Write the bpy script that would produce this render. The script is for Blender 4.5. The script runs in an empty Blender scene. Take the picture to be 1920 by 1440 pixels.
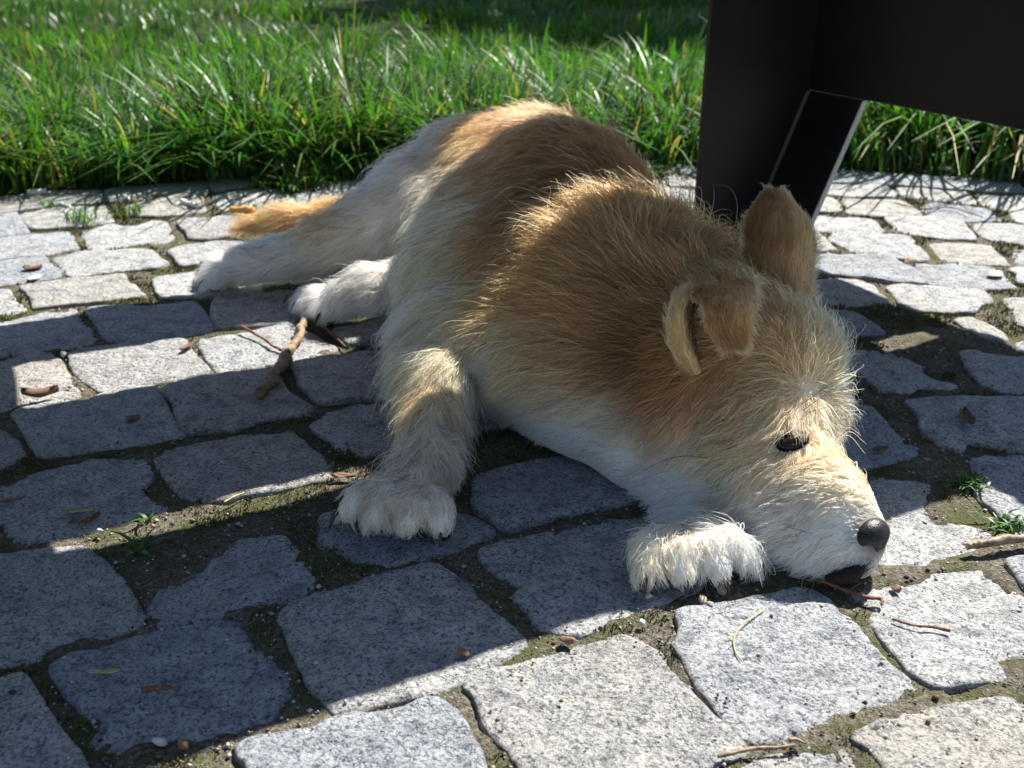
import bpy, math
import numpy as np
from mathutils import Vector
from mathutils.bvhtree import BVHTree
R = math.radians
RNG = np.random.default_rng(11)
SCN = bpy.context.scene
COL = SCN.collection

# ------------------------------------------------------------------ camera, sky, sun, exposure
CAM_H = .45
PITCH = math.atan(870 / 1925)                 # the horizon lies above the top edge of the picture
cd = bpy.data.cameras.new('camera')
cd.sensor_width = 36; cd.lens = 36 * 1925 / 1920
cd.clip_start = .02; cd.clip_end = 400
cd.dof.use_dof = True; cd.dof.focus_distance = .80; cd.dof.aperture_fstop = 11
cam = bpy.data.objects.new('camera', cd); COL.objects.link(cam)
cam.location = (0, 0, CAM_H); cam.rotation_euler = (math.pi / 2 - PITCH, 0, 0)
SCN.camera = cam

SUN_DIR = np.array([.6, .8])                  # towards the sun, on the ground plane
SUN_EL = R(50)
w = bpy.data.worlds.new('World'); SCN.world = w; w.use_nodes = True
nt = w.node_tree; nt.nodes.clear()
sky = nt.nodes.new('ShaderNodeTexSky'); sky.sky_type = 'NISHITA'; sky.sun_disc = False
sky.sun_elevation = SUN_EL; sky.sun_rotation = math.atan2(SUN_DIR[0], SUN_DIR[1])
sky.air_density = 1.0; sky.dust_density = .6; sky.ozone_density = 1.5
bg = nt.nodes.new('ShaderNodeBackground'); bg.inputs['Strength'].default_value = .058
wo = nt.nodes.new('ShaderNodeOutputWorld')
nt.links.new(sky.outputs[0], bg.inputs[0]); nt.links.new(bg.outputs[0], wo.inputs[0])

sd = bpy.data.lights.new('sun', 'SUN'); sd.energy = 5.0; sd.angle = R(.53); sd.color = (1, .955, .87)
sun = bpy.data.objects.new('sun', sd); COL.objects.link(sun)
sdir = Vector((SUN_DIR[0] * math.cos(SUN_EL), SUN_DIR[1] * math.cos(SUN_EL), math.sin(SUN_EL)))
sun.rotation_euler = sdir.to_track_quat('Z', 'Y').to_euler()
sun.location = sdir * 10

SCN.view_settings.view_transform = 'Standard'; SCN.view_settings.look = 'None'
SCN.view_settings.exposure = 1.18; SCN.view_settings.gamma = 1
SCN.view_settings.use_curve_mapping = False
SCN.render.engine = 'CYCLES'
SCN.cycles.use_denoising = True
SCN.cycles.max_bounces = 24; SCN.cycles.transparent_max_bounces = 6
SCN.cycles.diffuse_bounces = 14; SCN.cycles.glossy_bounces = 14; SCN.cycles.transmission_bounces = 18
SCN.cycles.sample_clamp_indirect = 6
SCN.cycles_curves.shape = 'RIBBONS'; SCN.cycles_curves.subdivisions = 2

# ------------------------------------------------------------------ helpers
CP, SP = math.cos(PITCH), math.sin(PITCH)
def at(x, y, d):
    """the point that stands d metres before the camera along the ground and is seen at x, y in the photograph"""
    u, v = x - 960, y - 720
    r = np.array([u, 1925 * CP - v * SP, -(1925 * SP + v * CP)])
    q = r * (d / r[1]); q[2] += CAM_H
    return q
def on(x, y, z=0.):
    """the point at height z that is seen at x, y"""
    u, v = x - 960, y - 720
    r = np.array([u, 1925 * CP - v * SP, -(1925 * SP + v * CP)])
    q = r * ((z - CAM_H) / r[2]); q[2] = z
    return q

def hash3(i, j, k, seed):
    h = (i.astype(np.int64) * 374761393 + j.astype(np.int64) * 668265263 + k.astype(np.int64) * 2147483647 + seed * 974711) & 0x7fffffff
    h = ((h ^ (h >> 13)) * 1274126177) & 0x7fffffff
    return ((h ^ (h >> 16)) & 0xffffff) / float(0xffffff)
def noise(p, scale, seed=0):
    """value noise in [-1, 1] for an (n, 3) or (n, 2) array"""
    p = np.asarray(p, float) * scale
    if p.shape[1] == 2: p = np.c_[p, np.zeros(len(p))]
    i = np.floor(p).astype(np.int64); fr = p - i; fr = fr * fr * (3 - 2 * fr)
    out = np.zeros(len(p))
    for a in (0, 1):
        for b in (0, 1):
            for c in (0, 1):
                wgt = (fr[:, 0] if a else 1 - fr[:, 0]) * (fr[:, 1] if b else 1 - fr[:, 1]) * (fr[:, 2] if c else 1 - fr[:, 2])
                out += wgt * hash3(i[:, 0] + a, i[:, 1] + b, i[:, 2] + c, seed)
    return out * 2 - 1

def mesh_np(name, verts, faces, smooth=True):
    """faces: an (m, 3) or (m, 4) array, or a list of index lists"""
    me = bpy.data.meshes.new(name)
    verts = np.asarray(verts, np.float32)
    if isinstance(faces, np.ndarray):
        m, k = faces.shape
        me.vertices.add(len(verts)); me.vertices.foreach_set('co', verts.ravel())
        me.loops.add(m * k); me.loops.foreach_set('vertex_index', faces.astype(np.int32).ravel())
        me.polygons.add(m); me.polygons.foreach_set('loop_start', np.arange(0, m * k, k, dtype=np.int32))
        me.update(calc_edges=True)
    else:
        me.from_pydata(verts.tolist(), [], faces)
    me.validate()
    if smooth: me.polygons.foreach_set('use_smooth', np.ones(len(me.polygons), bool))
    me.update()
    return me
def link(name, data, mat=None, parent=None):
    o = bpy.data.objects.new(name, data); COL.objects.link(o)
    if mat is not None: data.materials.append(mat)
    if parent is not None: o.parent = parent
    return o
def tag(o, label=None, cat=None, group=None, kind=None):
    if label: o['label'] = label
    if cat: o['category'] = cat
    if group: o['group'] = group
    if kind: o['kind'] = kind
    return o
def empty(name, loc):
    o = bpy.data.objects.new(name, None); COL.objects.link(o); o.location = loc; o.empty_display_size = .02
    return o
def localise(o, origin):
    """move the origin of a mesh object that was built in world coordinates"""
    n = len(o.data.vertices); a = np.empty(n * 3, np.float32); o.data.vertices.foreach_get('co', a)
    a = a.reshape(-1, 3) - np.asarray(origin, np.float32); o.data.vertices.foreach_set('co', a.ravel()); o.data.update()
    o.location = origin
    return o
def tube(pts, rad, n=10, cap=True, wob=0, seed=0):
    """a tube along pts; returns verts, faces (as lists)"""
    pts = np.asarray(pts, float); rad = np.broadcast_to(np.asarray(rad, float), (len(pts),))
    tan = np.gradient(pts, axis=0); tan /= np.linalg.norm(tan, axis=1)[:, None] + 1e-12
    ref = np.array([0, 0, 1.]) if abs(tan[0, 2]) < .8 else np.array([1., 0, 0])
    V, F = [], []
    for i, (p, t) in enumerate(zip(pts, tan)):
        a = np.cross(t, ref); a /= np.linalg.norm(a); b = np.cross(a, t)
        for k in range(n):
            th = 2 * math.pi * k / n
            r = rad[i] * (1 + wob * (hash3(np.array([i]), np.array([k]), np.array([3]), seed)[0] - .5))
            V.append(p + (a * math.cos(th) + b * math.sin(th)) * r)
    for i in range(len(pts) - 1):
        for k in range(n):
            F.append([i * n + k, i * n + (k + 1) % n, (i + 1) * n + (k + 1) % n, (i + 1) * n + k])
    if cap:
        F.append(list(range(n))[::-1]); F.append([(len(pts) - 1) * n + k for k in range(n)])
    return V, F
def smooth_path(pts, m=6):
    """Catmull-Rom through pts"""
    P_ = np.asarray(pts, float); P_ = np.vstack([2 * P_[0] - P_[1], P_, 2 * P_[-1] - P_[-2]])
    out = []
    for i in range(1, len(P_) - 2):
        a, b, c, d = P_[i - 1], P_[i], P_[i + 1], P_[i + 2]
        for t in np.arange(m) / m:
            out.append(.5 * (2 * b + (c - a) * t + (2 * a - 5 * b + 4 * c - d) * t * t + (3 * b - a - 3 * c + d) * t ** 3))
    out.append(P_[-2])
    return np.array(out)

# ------------------------------------------------------------------ materials
class Mat:
    def __init__(self, name):
        self.m = bpy.data.materials.new(name); self.m.use_nodes = True
        self.t = self.m.node_tree; self.t.nodes.clear()
        self.out = self.n('ShaderNodeOutputMaterial')
    def n(self, typ, **kw):
        nd = self.t.nodes.new(typ)
        for k, v in kw.items():
            if k.startswith('_'): setattr(nd, k[1:], v)
            else: nd.inputs[k.replace('__', ' ')].default_value = v
        return nd
    def l(self, a, b): self.t.links.new(a, b)
    def pos(self): return self.n('ShaderNodeNewGeometry').outputs['Position']
    def noise(self, vec, scale, detail=3, rough=.55, dist=0):
        nd = self.n('ShaderNodeTexNoise', Scale=scale, Detail=detail, Roughness=rough, Distortion=dist)
        self.l(vec, nd.inputs['Vector']); return nd.outputs['Fac']
    def ramp(self, fac, stops, interp='LINEAR'):
        nd = self.n('ShaderNodeValToRGB'); cr = nd.color_ramp; cr.interpolation = interp
        while len(cr.elements) < len(stops): cr.elements.new(.5)
        for e, (p, c) in zip(cr.elements, stops):
            e.position = p; e.color = (*c, 1) if len(c) == 3 else c
        self.l(fac, nd.inputs[0]); return nd.outputs[0]
    def mix(self, fac, a, b, mode='MIX'):
        nd = self.n('ShaderNodeMix', _data_type='RGBA', _blend_type=mode)
        for s, v in ((nd.inputs[0], fac), (nd.inputs[6], a), (nd.inputs[7], b)):
            if hasattr(v, 'is_linked'): self.l(v, s)
            elif isinstance(v, (int, float)): s.default_value = v
            else: s.default_value = (*v, 1)
        return nd.outputs[2]
    def math(self, op, a, b=0., c=0.):
        nd = self.n('ShaderNodeMath', _operation=op)
        for s, v in zip(nd.inputs, (a, b, c)):
            if hasattr(v, 'is_linked'): self.l(v, s)
            else: s.default_value = v
        return nd.outputs[0]
    def attr(self, name, out='Fac'): return self.n('ShaderNodeAttribute', _attribute_name=name).outputs[out]
    def bump(self, h, strength=.3, dist=.002):
        nd = self.n('ShaderNodeBump', Strength=strength, Distance=dist); self.l(h, nd.inputs['Height']); return nd.outputs[0]
    def bsdf(self, color, rough=.6, spec=.4, normal=None, sub=None):
        nd = self.n('ShaderNodeBsdfPrincipled'); nd.inputs['Specular IOR Level'].default_value = spec
        for s, v in ((nd.inputs['Base Color'], color), (nd.inputs['Roughness'], rough)):
            if hasattr(v, 'is_linked'): self.l(v, s)
            elif isinstance(v, (int, float)): s.default_value = v
            else: s.default_value = (*v, 1)
        if normal is not None: self.l(normal, nd.inputs['Normal'])
        return nd
    def done(self, sh):
        self.l(sh.outputs[0] if hasattr(sh, 'outputs') else sh, self.out.inputs['Surface']); return self.m

def mat_granite(name, dark=(.13, .134, .145), mid=(.365, .37, .38), light=(.625, .617, .60), relief=1.):
    M = Mat(name); p = M.pos()
    rnd = M.n('ShaderNodeObjectInfo').outputs['Random']
    vor = M.n('ShaderNodeTexVoronoi', Scale=620.); M.l(p, vor.inputs['Vector'])
    sep = M.n('ShaderNodeSeparateColor'); M.l(vor.outputs['Color'], sep.inputs[0])
    n1 = M.noise(p, 240, 5, .68); n2 = M.noise(p, 46, 5, .65); n3 = M.noise(p, 10, 3, .6)
    g = M.math('ADD', M.math('MULTIPLY', sep.outputs[0], .30), M.math('MULTIPLY', n1, .72))
    col = M.ramp(g, [(.31, dark), (.42, mid), (.56, light), (.78, tuple(min(1, c * 1.1) for c in light))])
    col = M.mix(1., col, M.ramp(n2, [(.33, (.50, .525, .57)), (.48, (.86, .87, .89)), (.62, (1.02, 1.02, 1.01))]), 'MULTIPLY')
    v2 = M.n('ShaderNodeTexVoronoi', Scale=210., Randomness=1.); M.l(p, v2.inputs['Vector'])
    spot = M.ramp(M.math('ADD', v2.outputs['Distance'], M.math('MULTIPLY', n1, .5)), [(.36, (1, 1, 1)), (.44, (0, 0, 0))])
    col = M.mix(M.math('MULTIPLY', spot, .5), col, (.09, .09, .10))
    st = M.ramp(n3, [(.5, (0, 0, 0)), (.74, (1, 1, 1))])
    col = M.mix(M.math('MULTIPLY', st, .30), col, (.34, .295, .235))
    e = M.attr('edge')
    soil = M.ramp(M.math('ADD', M.math('MULTIPLY', e, .60), M.math('MULTIPLY', M.noise(p, 85, 7, .8), .62)), [(.82, (0, 0, 0)), (.95, (1, 1, 1))])
    col = M.mix(M.math('MULTIPLY', soil, .7), col, M.ramp(M.noise(p, 420, 2), [(.35, (.08, .07, .052)), (.65, (.27, .24, .19))]))
    crumbs = M.ramp(M.noise(p, 330, 3, .8), [(.66, (0, 0, 0)), (.72, (1, 1, 1))])
    col = M.mix(M.math('MULTIPLY', crumbs, M.math('MULTIPLY', M.ramp(n2, [(.5, (0, 0, 0)), (.62, (1, 1, 1))]), .75)), col, (.11, .085, .06))
    col = M.mix(1., col, M.ramp(rnd, [(0, (.70, .75, .83)), (.3, (.93, .94, .96)), (.6, (1.06, 1.05, 1.03)), (.8, (.84, .83, .82)), (1, (.96, .91, .84))]), 'MULTIPLY')
    h = M.math('ADD', M.math('MULTIPLY', n1, .7), M.math('ADD', M.math('MULTIPLY', M.noise(p, 90, 7, .75), 1.6), M.math('MULTIPLY', M.noise(p, 27, 6, .7, .6), 2.6)))
    b = M.bsdf(col, M.ramp(n1, [(.3, (.55,) * 3), (.7, (.8,) * 3)]), .35, M.bump(h, 1. * relief, .0040))
    return M.done(b)

def mat_bed():
    M = Mat('joint_soil'); p = M.pos()
    n1 = M.noise(p, 260, 4, .7); n2 = M.noise(p, 17, 4, .65); n3 = M.noise(p, 700, 2, .6)
    soil = M.ramp(n1, [(.3, (.05, .042, .032)), (.5, (.13, .115, .088)), (.66, (.25, .225, .18)), (.75, (.45, .42, .36))])
    moss = M.ramp(n3, [(.3, (.03, .034, .012)), (.6, (.10, .11, .04)), (.8, (.19, .19, .08))])
    col = M.mix(M.ramp(n2, [(.47, (0, 0, 0)), (.6, (.85, .85, .85))]), soil, moss)
    b = M.bsdf(col, .95, .15, M.bump(M.math('ADD', n1, n3), .9, .003))
    return M.done(b)

def mat_simple(name, stops, scale, rough=.7, spec=.3, bump=.3, dist=.001, stretch=None):
    M = Mat(name); p = M.pos()
    if stretch is not None:
        mp = M.n('ShaderNodeMapping'); mp.inputs['Scale'].default_value = stretch; M.l(p, mp.inputs['Vector']); p = mp.outputs[0]
    n1 = M.noise(p, scale, 4, .6)
    b = M.bsdf(M.ramp(n1, stops), rough, spec, M.bump(n1, bump, dist))
    return M.done(b)

def mat_leafy(name, attr, rough=.35, spec=.5, trans=.35, tint=(1, 1, 1)):
    """thin green blade: colour attribute, glossy skin, some light let through"""
    M = Mat(name); c = M.attr(attr, 'Color')
    b = M.bsdf(c, rough, spec)
    tr = M.n('ShaderNodeBsdfTranslucent')
    M.l(M.mix(1., c, (1.25, 1.5, .55), 'MULTIPLY'), tr.inputs['Color'])
    mx = M.n('ShaderNodeMixShader', Fac=trans); M.l(b.outputs[0], mx.inputs[1]); M.l(tr.outputs[0], mx.inputs[2])
    return M.done(mx)

M_GRANITE = mat_granite('granite')
M_KERB = mat_granite('kerb_granite', (.22, .227, .242), (.31, .317, .338), (.39, .397, .42), .5)
M_BED = mat_bed()
M = Mat('black_powder_coat'); p_ = M.pos()
dust = M.math('MULTIPLY', M.ramp(M.noise(p_, 9, 6, .7), [(.45, (0, 0, 0)), (.75, (1, 1, 1))]), M.ramp(M.noise(p_, 260, 4, .7), [(.4, (.2, .2, .2)), (.7, (1, 1, 1))]))
scratch = M.n('ShaderNodeMapping'); scratch.inputs['Scale'].default_value = (60, 60, 4); M.l(p_, scratch.inputs['Vector'])
sc_ = M.ramp(M.noise(scratch.outputs[0], 6, 4, .8), [(.70, (0, 0, 0)), (.74, (1, 1, 1))])
c_ = M.mix(M.math('MULTIPLY', dust, .5), (.010, .010, .012), (.045, .042, .038))
c_ = M.mix(M.math('MULTIPLY', sc_, .25), c_, (.07, .07, .07))
M_STEEL = M.done(M.bsdf(c_, M.ramp(dust, [(0, (.42,) * 3), (1, (.75,) * 3)]), .4, M.bump(M.noise(p_, 900, 2), .12, .0004)))
M_WOOD = mat_simple('dark_wood', [(.3, (.09, .05, .03)), (.7, (.2, .12, .07))], 30, .6, .3, .3, .001, (1, 8, 8))
M_GRASS = mat_leafy('grass_blade', 'blade_color', .42, .55, .45)
M_EDGE = mat_simple('edge_highlight_paint', [(.3, (.40, .40, .39)), (.7, (.55, .545, .53))], 300, .5, .4, .2, .0004)  # pale grey that paints light along the leg's outer edge
M_LEAF = mat_leafy('tree_leaf', 'blade_color', .45, .4, .3)
M_EDGE_DIM = mat_simple('dim_edge_highlight_paint', [(.3, (.10, .10, .098)), (.7, (.15, .148, .14))], 300, .5, .4, .2, .0004)  # darker grey for the weaker painted edge light
SETTS = [[-859,1686,-844,1708,-808,1651,-769,1582,-789,1572,-801,1560,-833,1535,-889,1651],
[-821,1686,-777,1734,-702,1749,-680,1693,-653,1641,-702,1617,-766,1597,-793,1638],
[-668,1753,-629,1784,-555,1800,-520,1708,-579,1686,-637,1686],
[-832,1523,-797,1550,-765,1574,-703,1585,-679,1535,-653,1491,-684,1466,-704,1455,-747,1439,-781,1417],
[-682,1585,-663,1625,-604,1614,-589,1658,-575,1655,-532,1560,-534,1523,-561,1532,-591,1506,-625,1483,-643,1506],
[-548,1644,-494,1662,-471,1669,-441,1631,-429,1572,-469,1541,-499,1547,-518,1591],
[-742,1430,-690,1452,-660,1407,-635,1381,-629,1357,-646,1347,-677,1330,-693,1321,-730,1305,-779,1407],
[-673,1449,-645,1480,-550,1497,-521,1455,-500,1422,-503,1407,-551,1389,-609,1354,-641,1402],
[-515,1488,-507,1506,-457,1522,-412,1532,-389,1433,-472,1409,-493,1449],
[-711,1296,-679,1309,-647,1261,-616,1222,-641,1207,-668,1191],
[-662,1319,-598,1349,-545,1369,-524,1333,-486,1282,-483,1276,-560,1250,-608,1233,-629,1274],
[-497,1357,-438,1380,-364,1396,-332,1287,-455,1270,-473,1300],
[-532,1820,-467,1874,-417,1861,-379,1768,-416,1730,-499,1719,-519,1760],
[-390,1845,-358,1896,-309,1914,-237,1927,-219,1776,-310,1760,-372,1762],
[-442,1665,-413,1719,-307,1745,-209,1756,-187,1638,-423,1604],
[-405,1523,-382,1572,-282,1604,-257,1500,-379,1455],
[-321,1422,-251,1460,-210,1342,-290,1328],
[-630,1183,-603,1215,-561,1233,-532,1192,-484,1115,-514,1098,-545,1089,-579,1071,-611,1059,-659,1158],
[-542,1231,-471,1240,-412,1258,-390,1220,-370,1181,-355,1154,-393,1140,-454,1119,-479,1129,-502,1169,-520,1196],
[-596,1040,-573,1057,-559,1077,-536,1085,-509,1059,-452,970,-473,964,-497,948,-517,935,-541,925],
[-505,1081,-478,1104,-433,1124,-390,1128,-372,1095,-332,1031,-373,1013,-409,996,-429,980,-457,1007,-478,1034],
[-499,929,-474,953,-436,958,-430,971,-384,997,-363,959,-334,907,-315,876,-348,863,-376,854,-403,841,-435,835,-460,872],
[-526,897,-485,878,-450,838,-453,814,-477,795],
[-369,981,-345,1012,-309,1027,-268,1038,-255,1016,-233,970,-200,935,-207,924,-248,911,-271,895,-315,886,-331,920,-350,959],
[-369,1129,-330,1145,-273,1194,-259,1165,-231,1133,-204,1098,-231,1075,-252,1063,-286,1047,-323,1034,-342,1068],
[-384,1245,-385,1277,-354,1292,-291,1308,-258,1308,-242,1216,-273,1196,-315,1173,-354,1162,-369,1192],
[-215,1158,-187,1169,-162,1184,-122,1204,-116,1136,-154,1116,-189,1109,-205,1136],
[-243,1052,-199,1077,-145,1100,-102,1119,-90,973,-136,965,-170,959,-197,951,-214,978,-231,1016],
[-199,907,-188,929,-167,942,-113,961,-85,971,-75,838,-142,838,-162,853,-173,874,-187,890],
[-335,845,-296,867,-252,881,-215,892,-193,856,-164,814,-165,798,-207,781,-247,763,-273,758,-297,785,-323,822],
[-471,769,-448,783,-428,802,-379,829,-342,833,-325,807,-323,785,-328,778,-312,760,-291,742,-323,726,-351,712,-373,698,-399,698,-416,720,-440,706],
[-397,670,-370,680,-338,683,-325,672,-298,646,-279,620,-258,587,-272,578,-295,572,-311,568,-320,554,-338,541,-357,534,-420,664],
[-273,635,-265,643,-239,645,-232,673,-218,700,-186,705,-169,679,-168,666,-160,667,-144,643,-153,625,-172,613,-199,607,-222,593,-238,587,-252,590,-260,605],
[-305,546,-297,554,-275,561,-254,579,-229,588,-215,593,-187,593,-180,576,-165,555,-144,520,-150,499,-149,487,-168,481,-197,480,-219,473,-234,465,-251,473,-248,487,-267,501,-282,519,-297,535],
[-356,526,-333,530,-325,533,-313,522,-287,491,-271,478,-257,459,-244,445,-237,414,-307,414],
[-167,598,-165,613,-151,617,-141,625,-108,643,-87,652,-61,662,-52,655,-36,639,-25,615,0,581,8,568,-5,554,-28,535,-58,521,-99,506,-109,503,-119,514,-133,536,-149,567,-156,581],
[-163,469,-155,475,-122,483,-113,491,-103,494,-81,496,-57,505,-49,510,-38,499,-31,487,-22,470,-19,456,-13,418,-117,414,-148,447],
[-31,528,-13,538,7,543,12,547,38,561,64,568,77,578,89,571,99,555,103,539,118,508,131,487,138,471,135,467,106,456,98,451,72,429,30,421,6,459,-6,476,-17,494,-23,519],
[-24,684,-4,694,17,701,57,718,86,728,132,724,153,681,147,645,129,625,104,607,75,593,57,586,43,580,21,587,15,596,4,620,10,635,-6,648,-19,666],
[-31,747,-7,716,0,717,33,734,91,754,160,790,173,872,20,829,-33,800],
[-153,694,-129,677,-115,662,-100,659,-82,666,-50,684,-19,706,-17,712,-31,730,-49,735,-91,758,-140,749,-159,732],
[120,598,130,603,154,611,168,614,183,619,197,622,214,631,226,620,233,601,241,585,242,564,250,546,260,524,256,513,231,505,208,498,193,492,178,488,162,481,145,479,139,485,134,501,124,522,118,544,112,567,117,574,120,585],
[252,625,271,633,286,635,313,649,348,657,363,648,370,623,385,587,367,550,337,555,313,548,322,535,318,532,292,530,271,524,264,536,261,557,259,577,256,592,265,605],
[207,478,222,487,250,496,272,501,296,508,316,510,318,501,332,485,310,414,225,414,222,453,218,467,216,472],
[133,451,151,462,173,469,192,472,197,461,205,447,205,414,122,410,112,437],
[302,795,361,806,375,802,373,781,352,758,348,726,350,717,374,720,388,712,390,702,356,681,314,661,294,658,281,668,268,696],
[427,835,440,840,510,832,432,673,409,697,409,721,410,749,404,755,406,776,416,809],
[313,937,361,943,367,912,370,883,380,861,385,832,356,827,331,823,307,811,277,805],
[384,666,427,673,397,612,382,633],
[317,518,360,535,341,490,321,504],
[386,1218,425,1226,438,1202,443,1173,446,1146,427,1139,388,1135,344,1142,361,1210],
[382,1091,417,1101,437,1087,450,1067,463,1050,453,1031,459,1006,477,994,452,988,430,994,414,982,388,982,386,1012,365,1034],
[514,1087,524,1097,541,1081,583,1080,618,1075,567,970,534,976,512,982,504,997,502,1021,507,1053],
[407,956,419,964,468,964,504,964,559,953,506,843,465,850,446,865,432,870,420,862,419,848,404,860,401,892,409,923,408,945],
[562,1909,697,1908,687,1813,641,1813,597,1821,545,1846],
[712,1882,775,1893,828,1853,806,1747,753,1779,710,1813,696,1828],
[842,1835,989,1799,890,1598,829,1647,848,1714,814,1747,820,1778],
[592,1810,695,1789,693,1753,685,1681,617,1678,564,1696,577,1745],
[714,1761,735,1784,803,1736,815,1712,807,1649,745,1656,697,1684,703,1722],
[475,1820,567,1810,572,1778,559,1706,510,1714,452,1722],
[482,1684,560,1682,598,1667,598,1626,596,1578,547,1576,507,1586,459,1591],
[620,1667,691,1667,735,1646,726,1605,717,1540,673,1540,635,1565,614,1579,617,1619],
[752,1631,805,1638,886,1591,836,1489,746,1533,738,1552,742,1585],
[490,1539,508,1570,573,1570,619,1557,616,1502,608,1443,588,1433,546,1461,510,1473,499,1520],
[636,1531,668,1531,730,1513,723,1472,716,1416,670,1427,625,1438,628,1472],
[752,1486,830,1477,794,1404,730,1418],
[428,1578,483,1577,482,1526,487,1491,462,1480,406,1489],
[408,1460,495,1465,555,1447,563,1409,572,1367,564,1332,523,1342,490,1358,437,1373,389,1382],
[581,1414,633,1419,683,1405,684,1362,681,1317,637,1308,592,1313,567,1331,575,1357,578,1388],
[706,1397,788,1393,746,1307,693,1331,707,1367],
[381,1351,458,1350,478,1350,491,1331,488,1265,444,1239,415,1244,359,1261],
[508,1317,524,1330,547,1321,589,1306,627,1306,625,1265,595,1244,585,1227,542,1222,514,1227,503,1247,509,1288],
[547,1188,569,1188,584,1150,578,1116,561,1127,552,1157],
[648,1270,732,1279,681,1176,620,1168,631,1200,635,1234],
[595,1123,640,1120,623,1086,587,1087]]
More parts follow.
